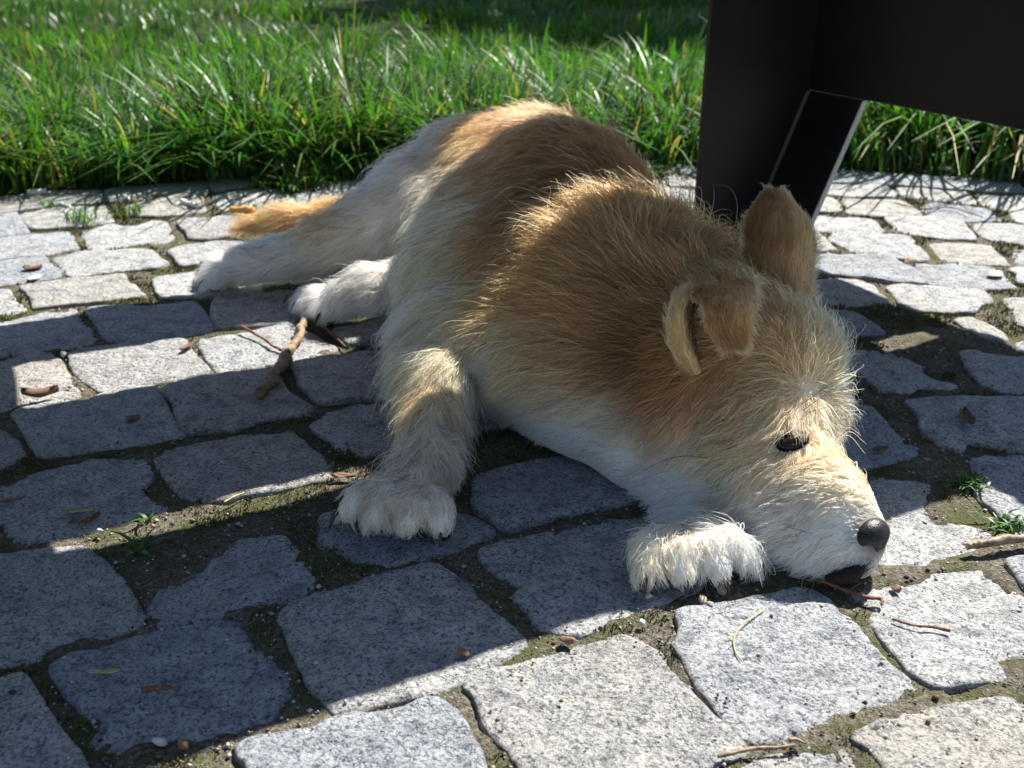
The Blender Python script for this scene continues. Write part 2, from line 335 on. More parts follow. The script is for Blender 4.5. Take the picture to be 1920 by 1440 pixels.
FILL_SETTS = [[-324,360,-275,375,-227,384,-190,339,-180,287,-236,279,-286,261,-293,313],
[-199,385,-146,400,-96,407,-69,347,-64,302,-110,300,-167,291,-171,344],
[431,413,485,402,540,407,550,355,547,303,491,303,436,316,445,368],
[558,395,602,389,661,379,666,327,654,281,605,289,561,299,569,344],
[683,380,738,363,788,350,791,298,783,250,737,259,677,281,683,321],
[-777,329,-737,353,-685,373,-636,324,-625,288,-673,259,-720,237,-746,283],
[-654,375,-611,401,-552,412,-512,366,-504,316,-556,306,-604,287,-622,331],
[-536,429,-484,439,-433,453,-395,405,-387,353,-439,344,-482,331,-503,371],
[383,532,444,520,491,524,520,468,506,415,445,426,389,433,393,481],
[522,515,576,504,626,500,649,446,633,400,571,408,528,416,527,470],
[651,501,711,489,761,468,772,417,757,377,710,383,651,392,652,442],
[776,467,833,450,889,435,900,387,880,340,830,360,776,371,778,412],
[909,439,943,414,1002,396,1011,352,988,305,936,318,891,340,899,384],
[1029,394,1080,372,1140,358,1143,307,1118,257,1073,279,1021,299,1038,354],
[-1015,338,-968,365,-913,394,-872,352,-856,297,-904,280,-952,247,-968,302],
[-896,403,-834,428,-791,449,-749,400,-717,361,-783,330,-825,310,-849,354],
[-762,455,-718,475,-660,499,-618,453,-602,402,-649,394,-704,367,-722,414],
[-634,505,-582,529,-515,540,-483,498,-474,445,-528,424,-581,412,-591,463],
[457,634,523,634,574,618,610,573,584,523,517,535,472,529,478,583],
[601,618,660,605,720,588,742,549,726,497,662,507,600,525,606,569],
[730,599,797,574,862,557,872,508,857,464,790,484,735,489,743,545],
[867,562,932,543,992,521,1003,468,974,426,922,445,867,461,879,511],
[1007,520,1059,499,1112,476,1120,434,1097,388,1053,413,992,428,1007,475],
[1136,474,1192,447,1249,425,1255,377,1229,338,1168,354,1120,378,1128,430],
[1258,424,1310,391,1365,365,1370,316,1342,275,1287,306,1241,324,1255,371],
[-1216,354,-1160,390,-1104,421,-1054,375,-1027,334,-1083,301,-1136,272,-1169,303],
[-1084,429,-1025,461,-964,487,-920,449,-904,398,-953,374,-1020,339,-1056,377],
[-953,487,-909,527,-850,544,-805,498,-794,454,-841,424,-888,398,-922,461],
[-823,550,-767,576,-706,604,-657,559,-644,506,-703,488,-762,460,-791,512],
[-690,604,-635,628,-575,642,-541,599,-533,552,-583,530,-647,506,-662,556],
[590,731,663,719,728,702,738,658,722,606,673,622,596,627,609,670],
[739,703,802,687,862,676,874,627,858,583,796,591,735,606,737,649],
[879,669,939,666,1008,634,1009,592,990,545,935,564,869,579,874,623],
[1019,624,1084,611,1144,583,1149,536,1133,494,1072,518,1001,536,1026,580],
[1150,579,1209,565,1265,540,1269,484,1246,448,1189,468,1134,494,1149,531],
[1285,527,1353,499,1407,479,1401,425,1385,387,1333,406,1269,435,1281,480],
[1419,467,1468,439,1523,401,1513,365,1498,318,1442,342,1394,375,1414,422],
[1538,396,1597,360,1665,317,1660,278,1629,236,1571,276,1522,311,1538,348],
[-1432,328,-1388,373,-1325,409,-1275,375,-1249,324,-1306,293,-1361,260,-1393,299],
[-1308,428,-1263,458,-1202,486,-1152,452,-1136,404,-1183,371,-1243,345,-1274,379],
[-1182,493,-1126,534,-1064,570,-1014,525,-996,483,-1052,440,-1107,412,-1140,449],
[-1058,577,-988,603,-931,633,-890,584,-873,543,-929,507,-986,486,-1008,524],
[-908,636,-854,666,-790,690,-749,641,-729,595,-799,571,-856,547,-876,597],
[-777,687,-714,719,-656,734,-618,685,-600,650,-667,629,-722,595,-740,649],
[-635,750,-576,764,-513,774,-486,724,-471,683,-534,662,-577,641,-600,696],
[565,845,621,844,680,829,699,782,681,727,624,734,564,745,572,802],
[710,822,768,808,824,798,844,752,829,701,758,719,717,730,721,781],
[859,799,921,780,978,759,983,714,969,659,909,676,860,695,862,740],
[1007,752,1072,739,1147,711,1147,661,1123,623,1055,636,986,652,1007,708],
[1145,702,1203,682,1269,666,1270,610,1242,569,1188,582,1138,611,1144,656],
[1291,646,1351,625,1421,595,1415,544,1393,506,1327,533,1267,551,1280,609],
[1427,586,1482,558,1547,517,1547,475,1520,438,1462,472,1403,493,1414,548],
[1557,519,1604,478,1667,464,1663,409,1631,358,1576,404,1532,421,1555,477],
[-1552,389,-1490,436,-1447,466,-1395,428,-1370,383,-1417,348,-1475,309,-1501,347],
[-1415,487,-1369,519,-1310,562,-1265,517,-1242,472,-1297,430,-1344,402,-1373,439],
[-1288,576,-1226,614,-1159,644,-1108,594,-1096,563,-1161,519,-1215,490,-1248,526],
[-1154,652,-1089,679,-1026,710,-982,665,-969,622,-1030,594,-1076,565,-1102,597],
[-1015,714,-957,740,-885,774,-841,731,-827,675,-890,656,-944,625,-976,669],
[-864,778,-811,804,-755,823,-710,775,-694,731,-740,709,-807,683,-839,736],
[-723,833,-644,857,-587,882,-540,833,-534,785,-594,758,-665,736,-689,781],
[48,982,119,986,186,986,209,927,203,880,138,882,80,876,71,931],
[680,939,749,938,826,923,829,867,815,824,745,829,674,847,686,893],
[830,920,887,900,954,886,969,838,948,793,893,804,830,812,837,863],
[982,869,1040,856,1106,837,1114,796,1096,739,1028,759,972,772,979,822],
[1139,836,1198,802,1265,771,1276,730,1251,687,1186,714,1118,737,1132,783],
[1275,771,1337,749,1396,721,1392,677,1375,630,1323,661,1266,684,1274,737],
[1426,714,1492,680,1553,644,1556,605,1526,560,1468,590,1400,620,1413,668],
[-1509,565,-1461,588,-1404,625,-1346,588,-1331,548,-1381,511,-1434,481,-1467,524],
[-1384,653,-1317,689,-1236,729,-1202,679,-1177,643,-1243,606,-1300,564,-1332,611],
[-1238,735,-1166,759,-1111,791,-1059,750,-1038,709,-1104,676,-1163,647,-1193,686],
[-1088,809,-1025,832,-959,869,-911,812,-900,768,-965,742,-1026,713,-1051,759],
[-943,867,-874,901,-805,924,-760,881,-747,834,-814,806,-877,773,-902,830],
[-787,937,-713,958,-651,976,-605,930,-588,879,-664,847,-730,840,-753,879],
[5,1091,92,1098,158,1097,188,1045,192,997,106,990,41,991,26,1033],
[173,1099,246,1098,328,1087,343,1050,337,993,271,992,194,989,193,1044],
[662,1060,736,1049,806,1031,826,979,805,934,735,944,664,964,669,1008],
[817,1034,896,1008,965,994,983,950,960,894,885,916,816,932,828,984],
[982,994,1053,976,1128,956,1139,897,1108,857,1050,873,981,896,984,946],
[1131,944,1201,921,1274,886,1277,850,1249,802,1187,819,1131,854,1136,897],
[1296,889,1363,862,1426,835,1429,787,1405,739,1339,771,1278,798,1286,847],
[1437,825,1510,798,1573,769,1575,715,1548,673,1485,708,1420,729,1437,781],
[-1675,584,-1619,616,-1566,655,-1513,616,-1491,572,-1551,546,-1595,488,-1631,531],
[-1542,675,-1479,718,-1424,752,-1368,714,-1347,667,-1403,625,-1471,598,-1495,635],
[-1400,763,-1334,801,-1270,838,-1219,800,-1196,748,-1265,720,-1326,670,-1355,720],
[-1253,846,-1181,885,-1117,919,-1070,868,-1060,820,-1117,793,-1180,762,-1212,798],
[-1090,921,-1032,954,-952,985,-919,938,-900,892,-965,873,-1032,835,-1062,873],
[-938,994,-870,1021,-795,1044,-755,999,-742,954,-815,924,-883,900,-905,939],
[-784,1044,-720,1064,-658,1087,-613,1036,-606,991,-664,974,-731,959,-757,998],
[44,1208,124,1205,203,1205,225,1145,223,1115,149,1110,70,1101,65,1154],
[723,1170,795,1144,864,1129,882,1081,866,1036,792,1055,721,1063,731,1116],
[890,1126,961,1116,1034,1091,1044,1043,1024,1001,954,1014,889,1031,884,1083],
[1050,1098,1121,1073,1200,1050,1204,994,1184,950,1118,979,1035,998,1054,1043],
[1213,1032,1289,1009,1355,985,1363,932,1342,894,1275,921,1198,937,1210,1000],
[1368,979,1443,943,1516,922,1514,872,1494,827,1423,859,1347,886,1370,934],
[1525,908,1586,880,1650,849,1657,806,1631,758,1567,786,1504,819,1525,865],
[-1652,743,-1587,783,-1523,817,-1481,778,-1449,735,-1511,696,-1578,655,-1608,692],
[-1511,831,-1431,879,-1360,913,-1309,877,-1299,829,-1369,779,-1435,744,-1469,795],
[-1351,924,-1278,955,-1214,985,-1174,945,-1160,901,-1213,876,-1281,829,-1315,878],
[-1194,1001,-1125,1038,-1046,1075,-1005,1028,-981,985,-1052,941,-1137,912,-1162,945],
[-1034,1077,-961,1108,-886,1131,-839,1081,-831,1030,-900,1009,-982,974,-1002,1033],
[-878,1128,-794,1157,-745,1181,-698,1140,-690,1082,-752,1061,-817,1043,-836,1085],
[-15,1314,50,1321,124,1319,148,1269,144,1214,74,1215,11,1216,10,1270],
[157,1323,230,1324,311,1314,332,1274,325,1217,252,1222,178,1221,175,1267],
[854,1254,926,1239,1004,1220,1011,1168,999,1118,923,1130,854,1154,866,1199],
[1032,1216,1096,1189,1166,1169,1188,1123,1159,1075,1090,1097,1020,1118,1035,1166],
[1197,1166,1261,1139,1329,1121,1337,1069,1313,1016,1249,1047,1184,1065,1195,1118],
[1361,1100,1432,1088,1507,1045,1513,990,1492,952,1413,985,1343,1011,1354,1058],
[1521,1030,1585,1008,1646,968,1657,928,1627,883,1566,918,1503,938,1521,985],
[-1648,864,-1575,912,-1506,961,-1462,917,-1438,882,-1503,832,-1570,784,-1611,824],
[-1496,969,-1425,1007,-1351,1049,-1312,1000,-1289,954,-1357,924,-1424,883,-1456,920],
[-1331,1053,-1271,1090,-1204,1119,-1167,1086,-1148,1033,-1212,1002,-1275,975,-1296,1004],
[-1181,1134,-1090,1169,-1010,1203,-975,1163,-959,1107,-1032,1077,-1118,1042,-1127,1098],
[-1003,1211,-935,1236,-866,1257,-817,1212,-810,1163,-886,1135,-952,1112,-976,1165],
[-123,1407,-41,1421,39,1433,72,1382,73,1331,-12,1323,-88,1320,-108,1362],
[52,1434,137,1436,213,1429,245,1374,231,1323,155,1342,77,1333,80,1376],
[960,1345,1034,1327,1111,1301,1125,1255,1110,1209,1026,1235,961,1244,959,1302],
[1126,1304,1213,1276,1296,1246,1297,1202,1283,1154,1206,1181,1129,1200,1133,1257],
[1302,1244,1375,1214,1441,1195,1453,1148,1426,1097,1360,1124,1285,1154,1303,1199],
[1480,1173,1556,1145,1620,1111,1630,1063,1595,1019,1530,1058,1453,1088,1477,1137],
[-1650,1011,-1576,1052,-1503,1095,-1460,1053,-1436,1007,-1505,954,-1573,923,-1605,960],
[-1487,1106,-1414,1139,-1350,1169,-1311,1130,-1292,1085,-1352,1057,-1418,1022,-1448,1057],
[-1317,1181,-1247,1227,-1180,1256,-1131,1215,-1110,1161,-1188,1141,-1250,1108,-1281,1148],
[-1146,1265,-1078,1296,-993,1335,-957,1283,-937,1233,-1015,1210,-1084,1176,-1124,1221],
[-975,1336,-903,1366,-824,1389,-785,1347,-774,1292,-852,1267,-919,1250,-939,1288],
[-241,1517,-174,1525,-88,1530,-66,1480,-73,1433,-141,1423,-213,1415,-218,1461],
[-67,1531,8,1542,90,1540,120,1488,112,1439,37,1438,-34,1434,-44,1478],
[130,1542,214,1540,300,1537,324,1494,315,1445,233,1450,153,1437,141,1499],
[879,1473,962,1455,1050,1431,1058,1385,1037,1339,958,1359,871,1376,877,1433],
[1063,1439,1149,1413,1227,1388,1234,1341,1218,1294,1136,1321,1048,1341,1061,1386],
[1240,1387,1315,1361,1395,1335,1405,1285,1378,1233,1309,1261,1231,1289,1245,1337],
[1408,1325,1487,1293,1556,1271,1564,1221,1537,1175,1473,1201,1406,1228,1421,1276],
[-1678,1117,-1607,1161,-1545,1198,-1494,1165,-1471,1114,-1544,1068,-1613,1032,-1635,1074],
[-1516,1216,-1435,1254,-1364,1294,-1306,1248,-1288,1211,-1369,1170,-1445,1129,-1467,1175],
[-1340,1306,-1266,1341,-1195,1370,-1145,1322,-1131,1280,-1205,1248,-1279,1223,-1310,1255],
[-1162,1388,-1071,1415,-989,1446,-951,1407,-944,1355,-1025,1326,-1102,1286,-1129,1330],
[-39,1650,46,1650,128,1651,141,1607,150,1562,68,1556,-13,1544,-19,1599],
[162,1661,231,1654,322,1660,334,1601,340,1551,261,1548,178,1552,175,1611],
[923,1582,1013,1559,1096,1532,1109,1493,1091,1442,1014,1468,932,1481,936,1540],
[1112,1536,1202,1510,1292,1491,1308,1435,1285,1387,1191,1408,1107,1448,1119,1491],
[1294,1480,1379,1460,1457,1420,1455,1380,1441,1328,1360,1361,1285,1387,1300,1434],
[1481,1412,1562,1374,1646,1353,1647,1302,1622,1252,1545,1291,1471,1324,1485,1374],
[-1693,1245,-1616,1278,-1538,1332,-1491,1288,-1468,1236,-1547,1202,-1604,1155,-1645,1205],
[-1512,1347,-1448,1383,-1367,1424,-1317,1375,-1301,1322,-1372,1285,-1450,1252,-1473,1296],
[-1334,1438,-1264,1471,-1185,1497,-1140,1449,-1118,1408,-1198,1368,-1272,1336,-1294,1376],
[-1159,1503,-1072,1544,-988,1567,-954,1527,-945,1470,-1016,1448,-1096,1422,-1126,1463],
[-185,1749,-97,1753,-1,1762,34,1718,27,1660,-68,1647,-155,1647,-168,1700],
[6,1765,110,1764,200,1775,231,1727,220,1664,130,1670,44,1671,28,1707],
[217,1770,308,1763,383,1771,414,1712,408,1672,320,1674,233,1676,229,1723],
[1004,1678,1101,1657,1185,1631,1197,1581,1182,1534,1094,1557,998,1575,1014,1628],
[1210,1624,1276,1601,1349,1584,1360,1541,1337,1484,1261,1511,1189,1532,1198,1584],
[1391,1569,1462,1542,1540,1516,1539,1472,1524,1423,1453,1443,1381,1476,1387,1527],
[-1625,1399,-1545,1455,-1464,1503,-1404,1454,-1395,1410,-1473,1363,-1561,1330,-1587,1362],
[-1456,1503,-1357,1544,-1270,1586,-1223,1540,-1211,1489,-1296,1450,-1376,1415,-1407,1464],
[-1261,1585,-1179,1618,-1094,1653,-1054,1609,-1041,1549,-1127,1523,-1196,1497,-1215,1545],
[-61,1868,34,1871,129,1872,146,1833,145,1782,49,1780,-31,1778,-41,1821],
[148,1875,235,1887,317,1879,342,1825,330,1776,254,1785,174,1779,165,1829],
[1163,1747,1245,1729,1333,1711,1344,1656,1322,1606,1247,1636,1161,1656,1164,1704],
[1369,1693,1450,1670,1539,1636,1553,1586,1530,1531,1441,1570,1357,1603,1361,1651],
[-1692,1500,-1599,1554,-1511,1588,-1470,1555,-1452,1510,-1529,1459,-1617,1420,-1645,1456],
[-1499,1608,-1410,1647,-1325,1682,-1279,1636,-1270,1590,-1353,1549,-1438,1506,-1461,1551],
[-1307,1684,-1218,1727,-1138,1755,-1093,1710,-1079,1664,-1166,1633,-1254,1593,-1267,1639],
[-71,1982,27,1988,129,1987,149,1941,146,1882,54,1894,-53,1877,-50,1926],
[138,1990,238,1987,329,1987,358,1940,355,1895,258,1891,162,1887,151,1938],
[1189,1872,1271,1844,1353,1812,1368,1770,1350,1718,1269,1751,1188,1764,1192,1815],
[1396,1801,1480,1771,1552,1743,1557,1707,1542,1663,1458,1680,1377,1721,1395,1755],
[-1351,1690,-1391,1669,-1434,1683,-1457,1722,-1441,1764,-1404,1789,-1361,1772,-1339,1734],
[-699,1911,-732,1897,-765,1911,-784,1943,-768,1977,-735,1994,-700,1980,-685,1946],
[-1267,1894,-1315,1867,-1368,1883,-1394,1930,-1377,1981,-1332,2010,-1281,1993,-1253,1946],
[1138,1911,1093,1877,1038,1883,1001,1925,1009,1980,1051,2015,1105,2008,1141,1967],
[-817,1887,-843,1862,-878,1869,-903,1895,-899,1931,-870,1952,-834,1950,-812,1922],
[-982,1845,-1034,1821,-1082,1848,-1103,1895,-1084,1944,-1035,1969,-987,1945,-967,1897],
[-62,1785,-91,1768,-124,1775,-139,1805,-134,1839,-104,1856,-69,1848,-54,1817],
[-1214,1802,-1248,1788,-1282,1802,-1299,1835,-1284,1869,-1251,1885,-1215,1873,-1201,1838],
[-466,598,-491,582,-520,587,-535,613,-528,640,-505,657,-478,649,-460,627],
[1563,1851,1518,1816,1462,1825,1432,1870,1437,1923,1480,1956,1534,1951,1566,1906],
[-876,1483,-902,1473,-929,1480,-942,1506,-932,1534,-905,1544,-878,1536,-867,1510],
[1415,1873,1378,1845,1333,1852,1304,1888,1311,1934,1347,1965,1394,1956,1419,1918],
[45,332,15,309,-23,317,-47,349,-37,386,-6,410,32,401,55,369],
[34,1120,2,1100,-36,1109,-54,1142,-48,1180,-14,1199,23,1190,43,1158],
[-97,1906,-128,1881,-169,1885,-197,1916,-190,1958,-159,1987,-116,1981,-90,1947],
[1,908,-25,891,-57,898,-71,927,-63,958,-36,975,-6,964,12,938],
[-1009,1715,-1044,1699,-1080,1713,-1096,1748,-1081,1784,-1046,1802,-1010,1786,-995,1751],
[400,354,371,331,333,334,308,364,317,401,346,425,382,419,405,390],
[654,904,624,884,587,888,569,921,575,957,606,978,644,972,664,939],
[429,1594,404,1579,376,1584,360,1608,365,1637,389,1654,418,1646,434,1623],
[453,1864,421,1850,386,1859,374,1893,384,1928,418,1940,452,1931,467,1897],
[843,1290,815,1274,784,1282,769,1309,774,1340,802,1357,833,1350,852,1322],
[-1132,1849,-1154,1830,-1182,1836,-1198,1860,-1193,1887,-1170,1904,-1142,1900,-1127,1876],
[287,328,258,314,229,327,216,355,228,384,257,398,287,387,298,357],
[812,1208,788,1193,760,1201,742,1226,751,1256,777,1270,807,1263,821,1236],
[556,693,532,677,503,685,489,710,496,739,521,753,550,746,564,721],
[-1401,1849,-1436,1833,-1474,1845,-1487,1882,-1476,1919,-1440,1936,-1405,1919,-1390,1885],
[-943,1629,-976,1611,-1013,1622,-1033,1656,-1018,1692,-984,1708,-948,1698,-932,1664],
[992,1604,969,1592,944,1599,932,1622,936,1650,962,1663,987,1653,1002,1630],
[1636,1463,1602,1448,1566,1459,1551,1493,1561,1530,1596,1544,1630,1531,1649,1499],
[247,673,212,659,178,672,162,705,174,739,207,757,242,743,259,710],
[-738,1211,-767,1197,-797,1208,-812,1236,-802,1267,-773,1283,-742,1271,-730,1242],
[2,1000,-31,986,-63,998,-79,1028,-69,1060,-38,1077,-4,1068,12,1035],
[-107,1229,-140,1212,-176,1223,-196,1256,-181,1291,-149,1309,-111,1301,-95,1265],
[-387,478,-409,462,-436,466,-454,489,-448,517,-424,532,-397,527,-380,505],
[1276,1897,1239,1874,1198,1885,1172,1920,1184,1963,1220,1987,1263,1977,1284,1939],
[1155,1753,1130,1737,1102,1743,1084,1767,1091,1795,1115,1813,1144,1806,1161,1782],
[-1466,1671,-1492,1656,-1520,1664,-1534,1690,-1526,1717,-1501,1730,-1473,1725,-1459,1699],
[350,1348,321,1329,287,1331,268,1359,271,1393,299,1412,331,1408,352,1382],
[-1255,1726,-1277,1712,-1303,1718,-1317,1742,-1310,1768,-1287,1781,-1259,1776,-1246,1752],
[-100,1574,-126,1560,-153,1572,-161,1599,-152,1625,-126,1636,-100,1625,-87,1599],
[1617,1617,1595,1600,1568,1606,1550,1627,1557,1654,1579,1668,1605,1664,1623,1644],
[321,1123,297,1105,267,1107,251,1131,253,1160,275,1178,305,1175,323,1152],
[1629,612,1608,596,1581,597,1565,619,1567,647,1590,662,1617,659,1634,638],
[-1452,1762,-1480,1742,-1514,1746,-1535,1774,-1528,1807,-1502,1826,-1469,1823,-1448,1797],
[935,1286,906,1271,875,1282,860,1311,872,1341,900,1356,930,1345,946,1317]]
KERBS = [[-954,1768,-912,1804,-876,1830,-834,1856,-756,1864,-717,1764,-780,1751,-838,1715,-862,1693,-904,1665],
[-745,1864,-657,1927,-585,1946,-554,1840,-632,1796,-708,1772],
[-584,1964,-496,2001,-476,1914,-545,1857],
[-490,2001,-422,2024,-268,2064,-220,2073,-208,1946,-290,1927,-350,1908,-468,1914],
[-15,2150,115,2141,224,2123,212,2016,109,2024,-14,2024],
[228,2123,326,2094,387,2066,480,2032,460,1940,363,1980,327,2001,217,2016],
[628,2026,761,1977,879,1948,949,1919,923,1833,844,1850,723,1900,600,1928],
[954,1914,1076,1846,1033,1745,926,1828]]
# ------------------------------------------------------------------ the paving
def polys(L): return [np.array(p, float).reshape(-1, 2) / 1000 for p in L]
SETT_P, FILL_P, KERB_P = polys(SETTS), polys(FILL_SETTS), polys(KERBS)
FILL_P = [p for p in FILL_P if abs(p[:, 0].mean()) < .55 * p[:, 1].mean() + .32]
def area(p):
    x, y = p[:, 0], p[:, 1]
    return .5 * np.sum(x * np.roll(y, -1) - np.roll(x, -1) * y)
def chaikin(p, a=.22):
    q = np.roll(p, -1, 0)
    return np.stack([p * (1 - a) + q * a, p * a + q * (1 - a)], 1).reshape(-1, 2)
def resample(p, step):
    q = np.vstack([p, p[:1]]); s = np.r_[0, np.cumsum(np.hypot(*np.diff(q, axis=0).T))]
    n = max(18, int(s[-1] / step)); t = np.linspace(0, s[-1], n, endpoint=False)
    return np.c_[np.interp(t, s, q[:, 0]), np.interp(t, s, q[:, 1])]
def sett_mesh(p, seed, rough=1.):
    if area(p) < 0: p = p[::-1]
    d = p[:, 1].mean(); step = .0062 * max(.8, d)
    p = resample(chaikin(p, .06), step)
    nrm = np.roll(p, -1, 0) - np.roll(p, 1, 0); nrm = np.c_[nrm[:, 1], -nrm[:, 0]]; nrm /= np.linalg.norm(nrm, axis=1)[:, None]
    p = p + nrm * .0052 + nrm * ((noise(p, 38, seed) * .0013 + noise(p, 95, seed + 5) * .0009 + noise(p, 260, seed + 6) * .0006) * rough)[:, None]
    c = p.mean(0); r = np.linalg.norm(p - c, axis=1)
    rs = np.random.default_rng(seed)
    tilt = rs.normal(0, .012, 2); up = rs.normal(-.0005, .0016)
    rings = []
    for inset, z in ((-.001, -.045), (0, -.0065), (.0006, -.0026), (.0018, -.0009), (.0045, -.0002), (.012, 0)):
        rings.append((p - (p - c) * (np.minimum(inset, r * .5) / r)[:, None], z, 1 - max(0, inset) / .02))
    base = rings[-1][0]
    m = 8
    for k in range(1, m): rings.append((c + (base - c) * (1 - k / m), 0, max(0, .3 - .15 * k)))
    V, E = [], []
    for q, z, e in rings:
        zz = z + up * (z > -.02) + (q - c) @ tilt * (z > -.02)
        if z > -.007:
            zz = zz + (noise(q, 26, seed + 9) * .0017 + noise(q, 75, 77) * .0011 + noise(q, 190, 78) * .0007) * rough
        V.append(np.c_[q, zz]); E.append(np.full(len(q), e))
    V.append(np.array([[c[0], c[1], up]])); E.append(np.array([0.]))
    n = len(p); F = []
    k = np.arange(n); k2 = (k + 1) % n
    tri = []
    for i in range(len(rings) - 1):
        a, b = i * n, (i + 1) * n
        tri.append(np.c_[a + k, a + k2, b + k2]); tri.append(np.c_[a + k, b + k2, b + k])
    b = (len(rings) - 1) * n
    tri.append(np.c_[b + k, b + k2, np.full(n, len(rings) * n)])
    me = mesh_np('sett', np.vstack(V) - [c[0], c[1], 0], np.vstack(tri))
    at_ = me.attributes.new('edge', 'FLOAT', 'POINT'); at_.data.foreach_set('value', np.concatenate(E).astype(np.float32))
    return me, c

# where the stones are: a 4 mm raster used to scatter moss and grit in the joints
MX0, MY0, MS = -1.8, .2, .004
MW, MH = 900, 490
def raster(P_):
    m = np.zeros((MH, MW), bool)
    for p in P_:
        x0, y0 = ((p.min(0) - (MX0, MY0)) / MS).astype(int) - 1; x1, y1 = ((p.max(0) - (MX0, MY0)) / MS).astype(int) + 2
        x0, y0 = max(x0, 0), max(y0, 0); x1, y1 = min(x1, MW), min(y1, MH)
        if x1 <= x0 or y1 <= y0: continue
        yy, xx = np.mgrid[y0:y1, x0:x1]; xx = MX0 + (xx + .5) * MS; yy = MY0 + (yy + .5) * MS
        c = np.zeros(xx.shape, bool)
        for a, b in zip(p, np.roll(p, 1, 0)):
            if a[1] == b[1]: continue
            c ^= ((a[1] > yy) != (b[1] > yy)) & (xx < (b[0] - a[0]) * (yy - a[1]) / (b[1] - a[1]) + a[0])
        m[y0:y1, x0:x1] |= c
    return m
STONE = raster(SETT_P + FILL_P + KERB_P)
def blur(m, k):
    a = m.astype(float)
    for ax in (0, 1):
        cs = np.cumsum(np.pad(a, [(k + 1, k) if q == ax else (0, 0) for q in (0, 1)], mode='edge'), axis=ax)
        a = (np.take(cs, np.arange(2 * k + 1, cs.shape[ax]), ax) - np.take(cs, np.arange(0, cs.shape[ax] - 2 * k - 1), ax)) / (2 * k + 1)
    return a
STONE_SOFT = blur(STONE, 3)
def stone_at(q, soft=False):
    ij = ((q[:, :2] - (MX0, MY0)) / MS).astype(int)
    ok = (ij[:, 0] >= 0) & (ij[:, 0] < MW) & (ij[:, 1] >= 0) & (ij[:, 1] < MH)
    ij = np.clip(ij, 0, (MW - 1, MH - 1)); a = (STONE_SOFT if soft else STONE)[ij[:, 1], ij[:, 0]]
    return np.where(ok, a, 1)

# soil bed under and between the setts
EDGE_X = np.array([-3.2, -1.6, -1.25, -.94, -.60, -.273, .2, .638, .948, 1.35, 1.8, 3.4])
EDGE_Y = np.array([-.6, 1.33, 1.62, 1.80, 1.925, 2.005, 2.045, 2.00, 1.885, 1.65, 1.28, -.6])
def lawn_edge(x): return np.interp(x, EDGE_X, EDGE_Y)
gx = np.arange(-1.75, 1.79, .0075); gy = np.arange(.22, 2.10, .0075)
X, Y = np.meshgrid(gx, gy); pts = np.c_[X.ravel(), Y.ravel()]
Z = -.0034 + noise(pts, 14, 1) * .0022 + noise(pts, 45, 2) * .0018 + noise(pts, 110, 3) * .0013
cov = stone_at(pts, True) * (np.abs(pts[:, 0]) < 1.78)
Z -= np.clip((cov - .62) / .3, 0, 1) * .022                              # the stones are bedded in it
nx, ny = len(gx), len(gy)
i = np.arange(ny - 1)[:, None] * nx + np.arange(nx - 1)[None]
F = np.stack([i, i + 1, i + nx + 1, i + nx], -1).reshape(-1, 4)
pavement = link('pavement', mesh_np('pavement', np.c_[pts, Z], F), M_BED)
tag(pavement, 'grey granite sett paving with mossy soil joints', kind='structure')
for k, p in enumerate(SETT_P + FILL_P):
    me, c = sett_mesh(p, 100 + k)
    o = link('sett', me, M_GRANITE, pavement); o.location = (c[0], c[1], 0)
for k, p in enumerate(KERB_P):
    me, c = sett_mesh(p, 900 + k, .45)
    o = link('kerb_stone', me, M_KERB, pavement); o.location = (c[0], c[1], .001)

def in_view(n, y0, y1, margin=.12, pw=1.):
    y = y0 + (y1 - y0) * RNG.random(n) ** pw
    x = (RNG.random(n) * 2 - 1) * (.53 * y + .10 + margin)
    return np.c_[x, y]

# moss: little upright sprigs in the joints
q = in_view(300000, .38, 2.0, pw=1.25)
q = q[(stone_at(q) == 0) & (q[:, 1] < lawn_edge(q[:, 0]) + .01)]
dens = noise(q, 9, 21) * .6 + noise(q, 40, 22) * .6
near_soil = (q[:, 1] < .72) & (q[:, 0] > -.05)
q = q[dens > np.where(near_soil, .5, .08) + RNG.normal(0, .12, len(q))][:46000]
n = len(q); h = RNG.uniform(.0018, .0046, n) * (.55 + .5 * q[:, 1]); a0 = RNG.random(n) * 6.283
bz = -.0042 + noise(q, 14, 1) * .0025 + noise(q, 45, 2) * .0022
V = np.zeros((n, 9, 3)); 
for b in range(3):
    a = a0 + b * 2.1
    rad = h * .42
    ca, sa = np.cos(a), np.sin(a)
    V[:, b * 3 + 0] = np.c_[q[:, 0] - sa * rad * .45, q[:, 1] + ca * rad * .45, bz]
    V[:, b * 3 + 1] = np.c_[q[:, 0] + sa * rad * .45, q[:, 1] - ca * rad * .45, bz]
    V[:, b * 3 + 2] = np.c_[q[:, 0] + ca * rad, q[:, 1] + sa * rad, bz + h]
M = Mat('moss'); p_ = M.pos()
M_MOSS = M.done(M.bsdf(M.ramp(M.noise(p_, 60, 4, .7), [(.3, (.05, .055, .02)), (.5, (.12, .13, .045)), (.7, (.22, .215, .09)), (.8, (.28, .23, .12))]), .85, .2))
moss = link('moss', mesh_np('moss', V.reshape(-1, 3), np.arange(n * 9).reshape(-1, 3)), M_MOSS)
tag(moss, 'green moss growing in the joints between the setts', 'moss', kind='stuff')

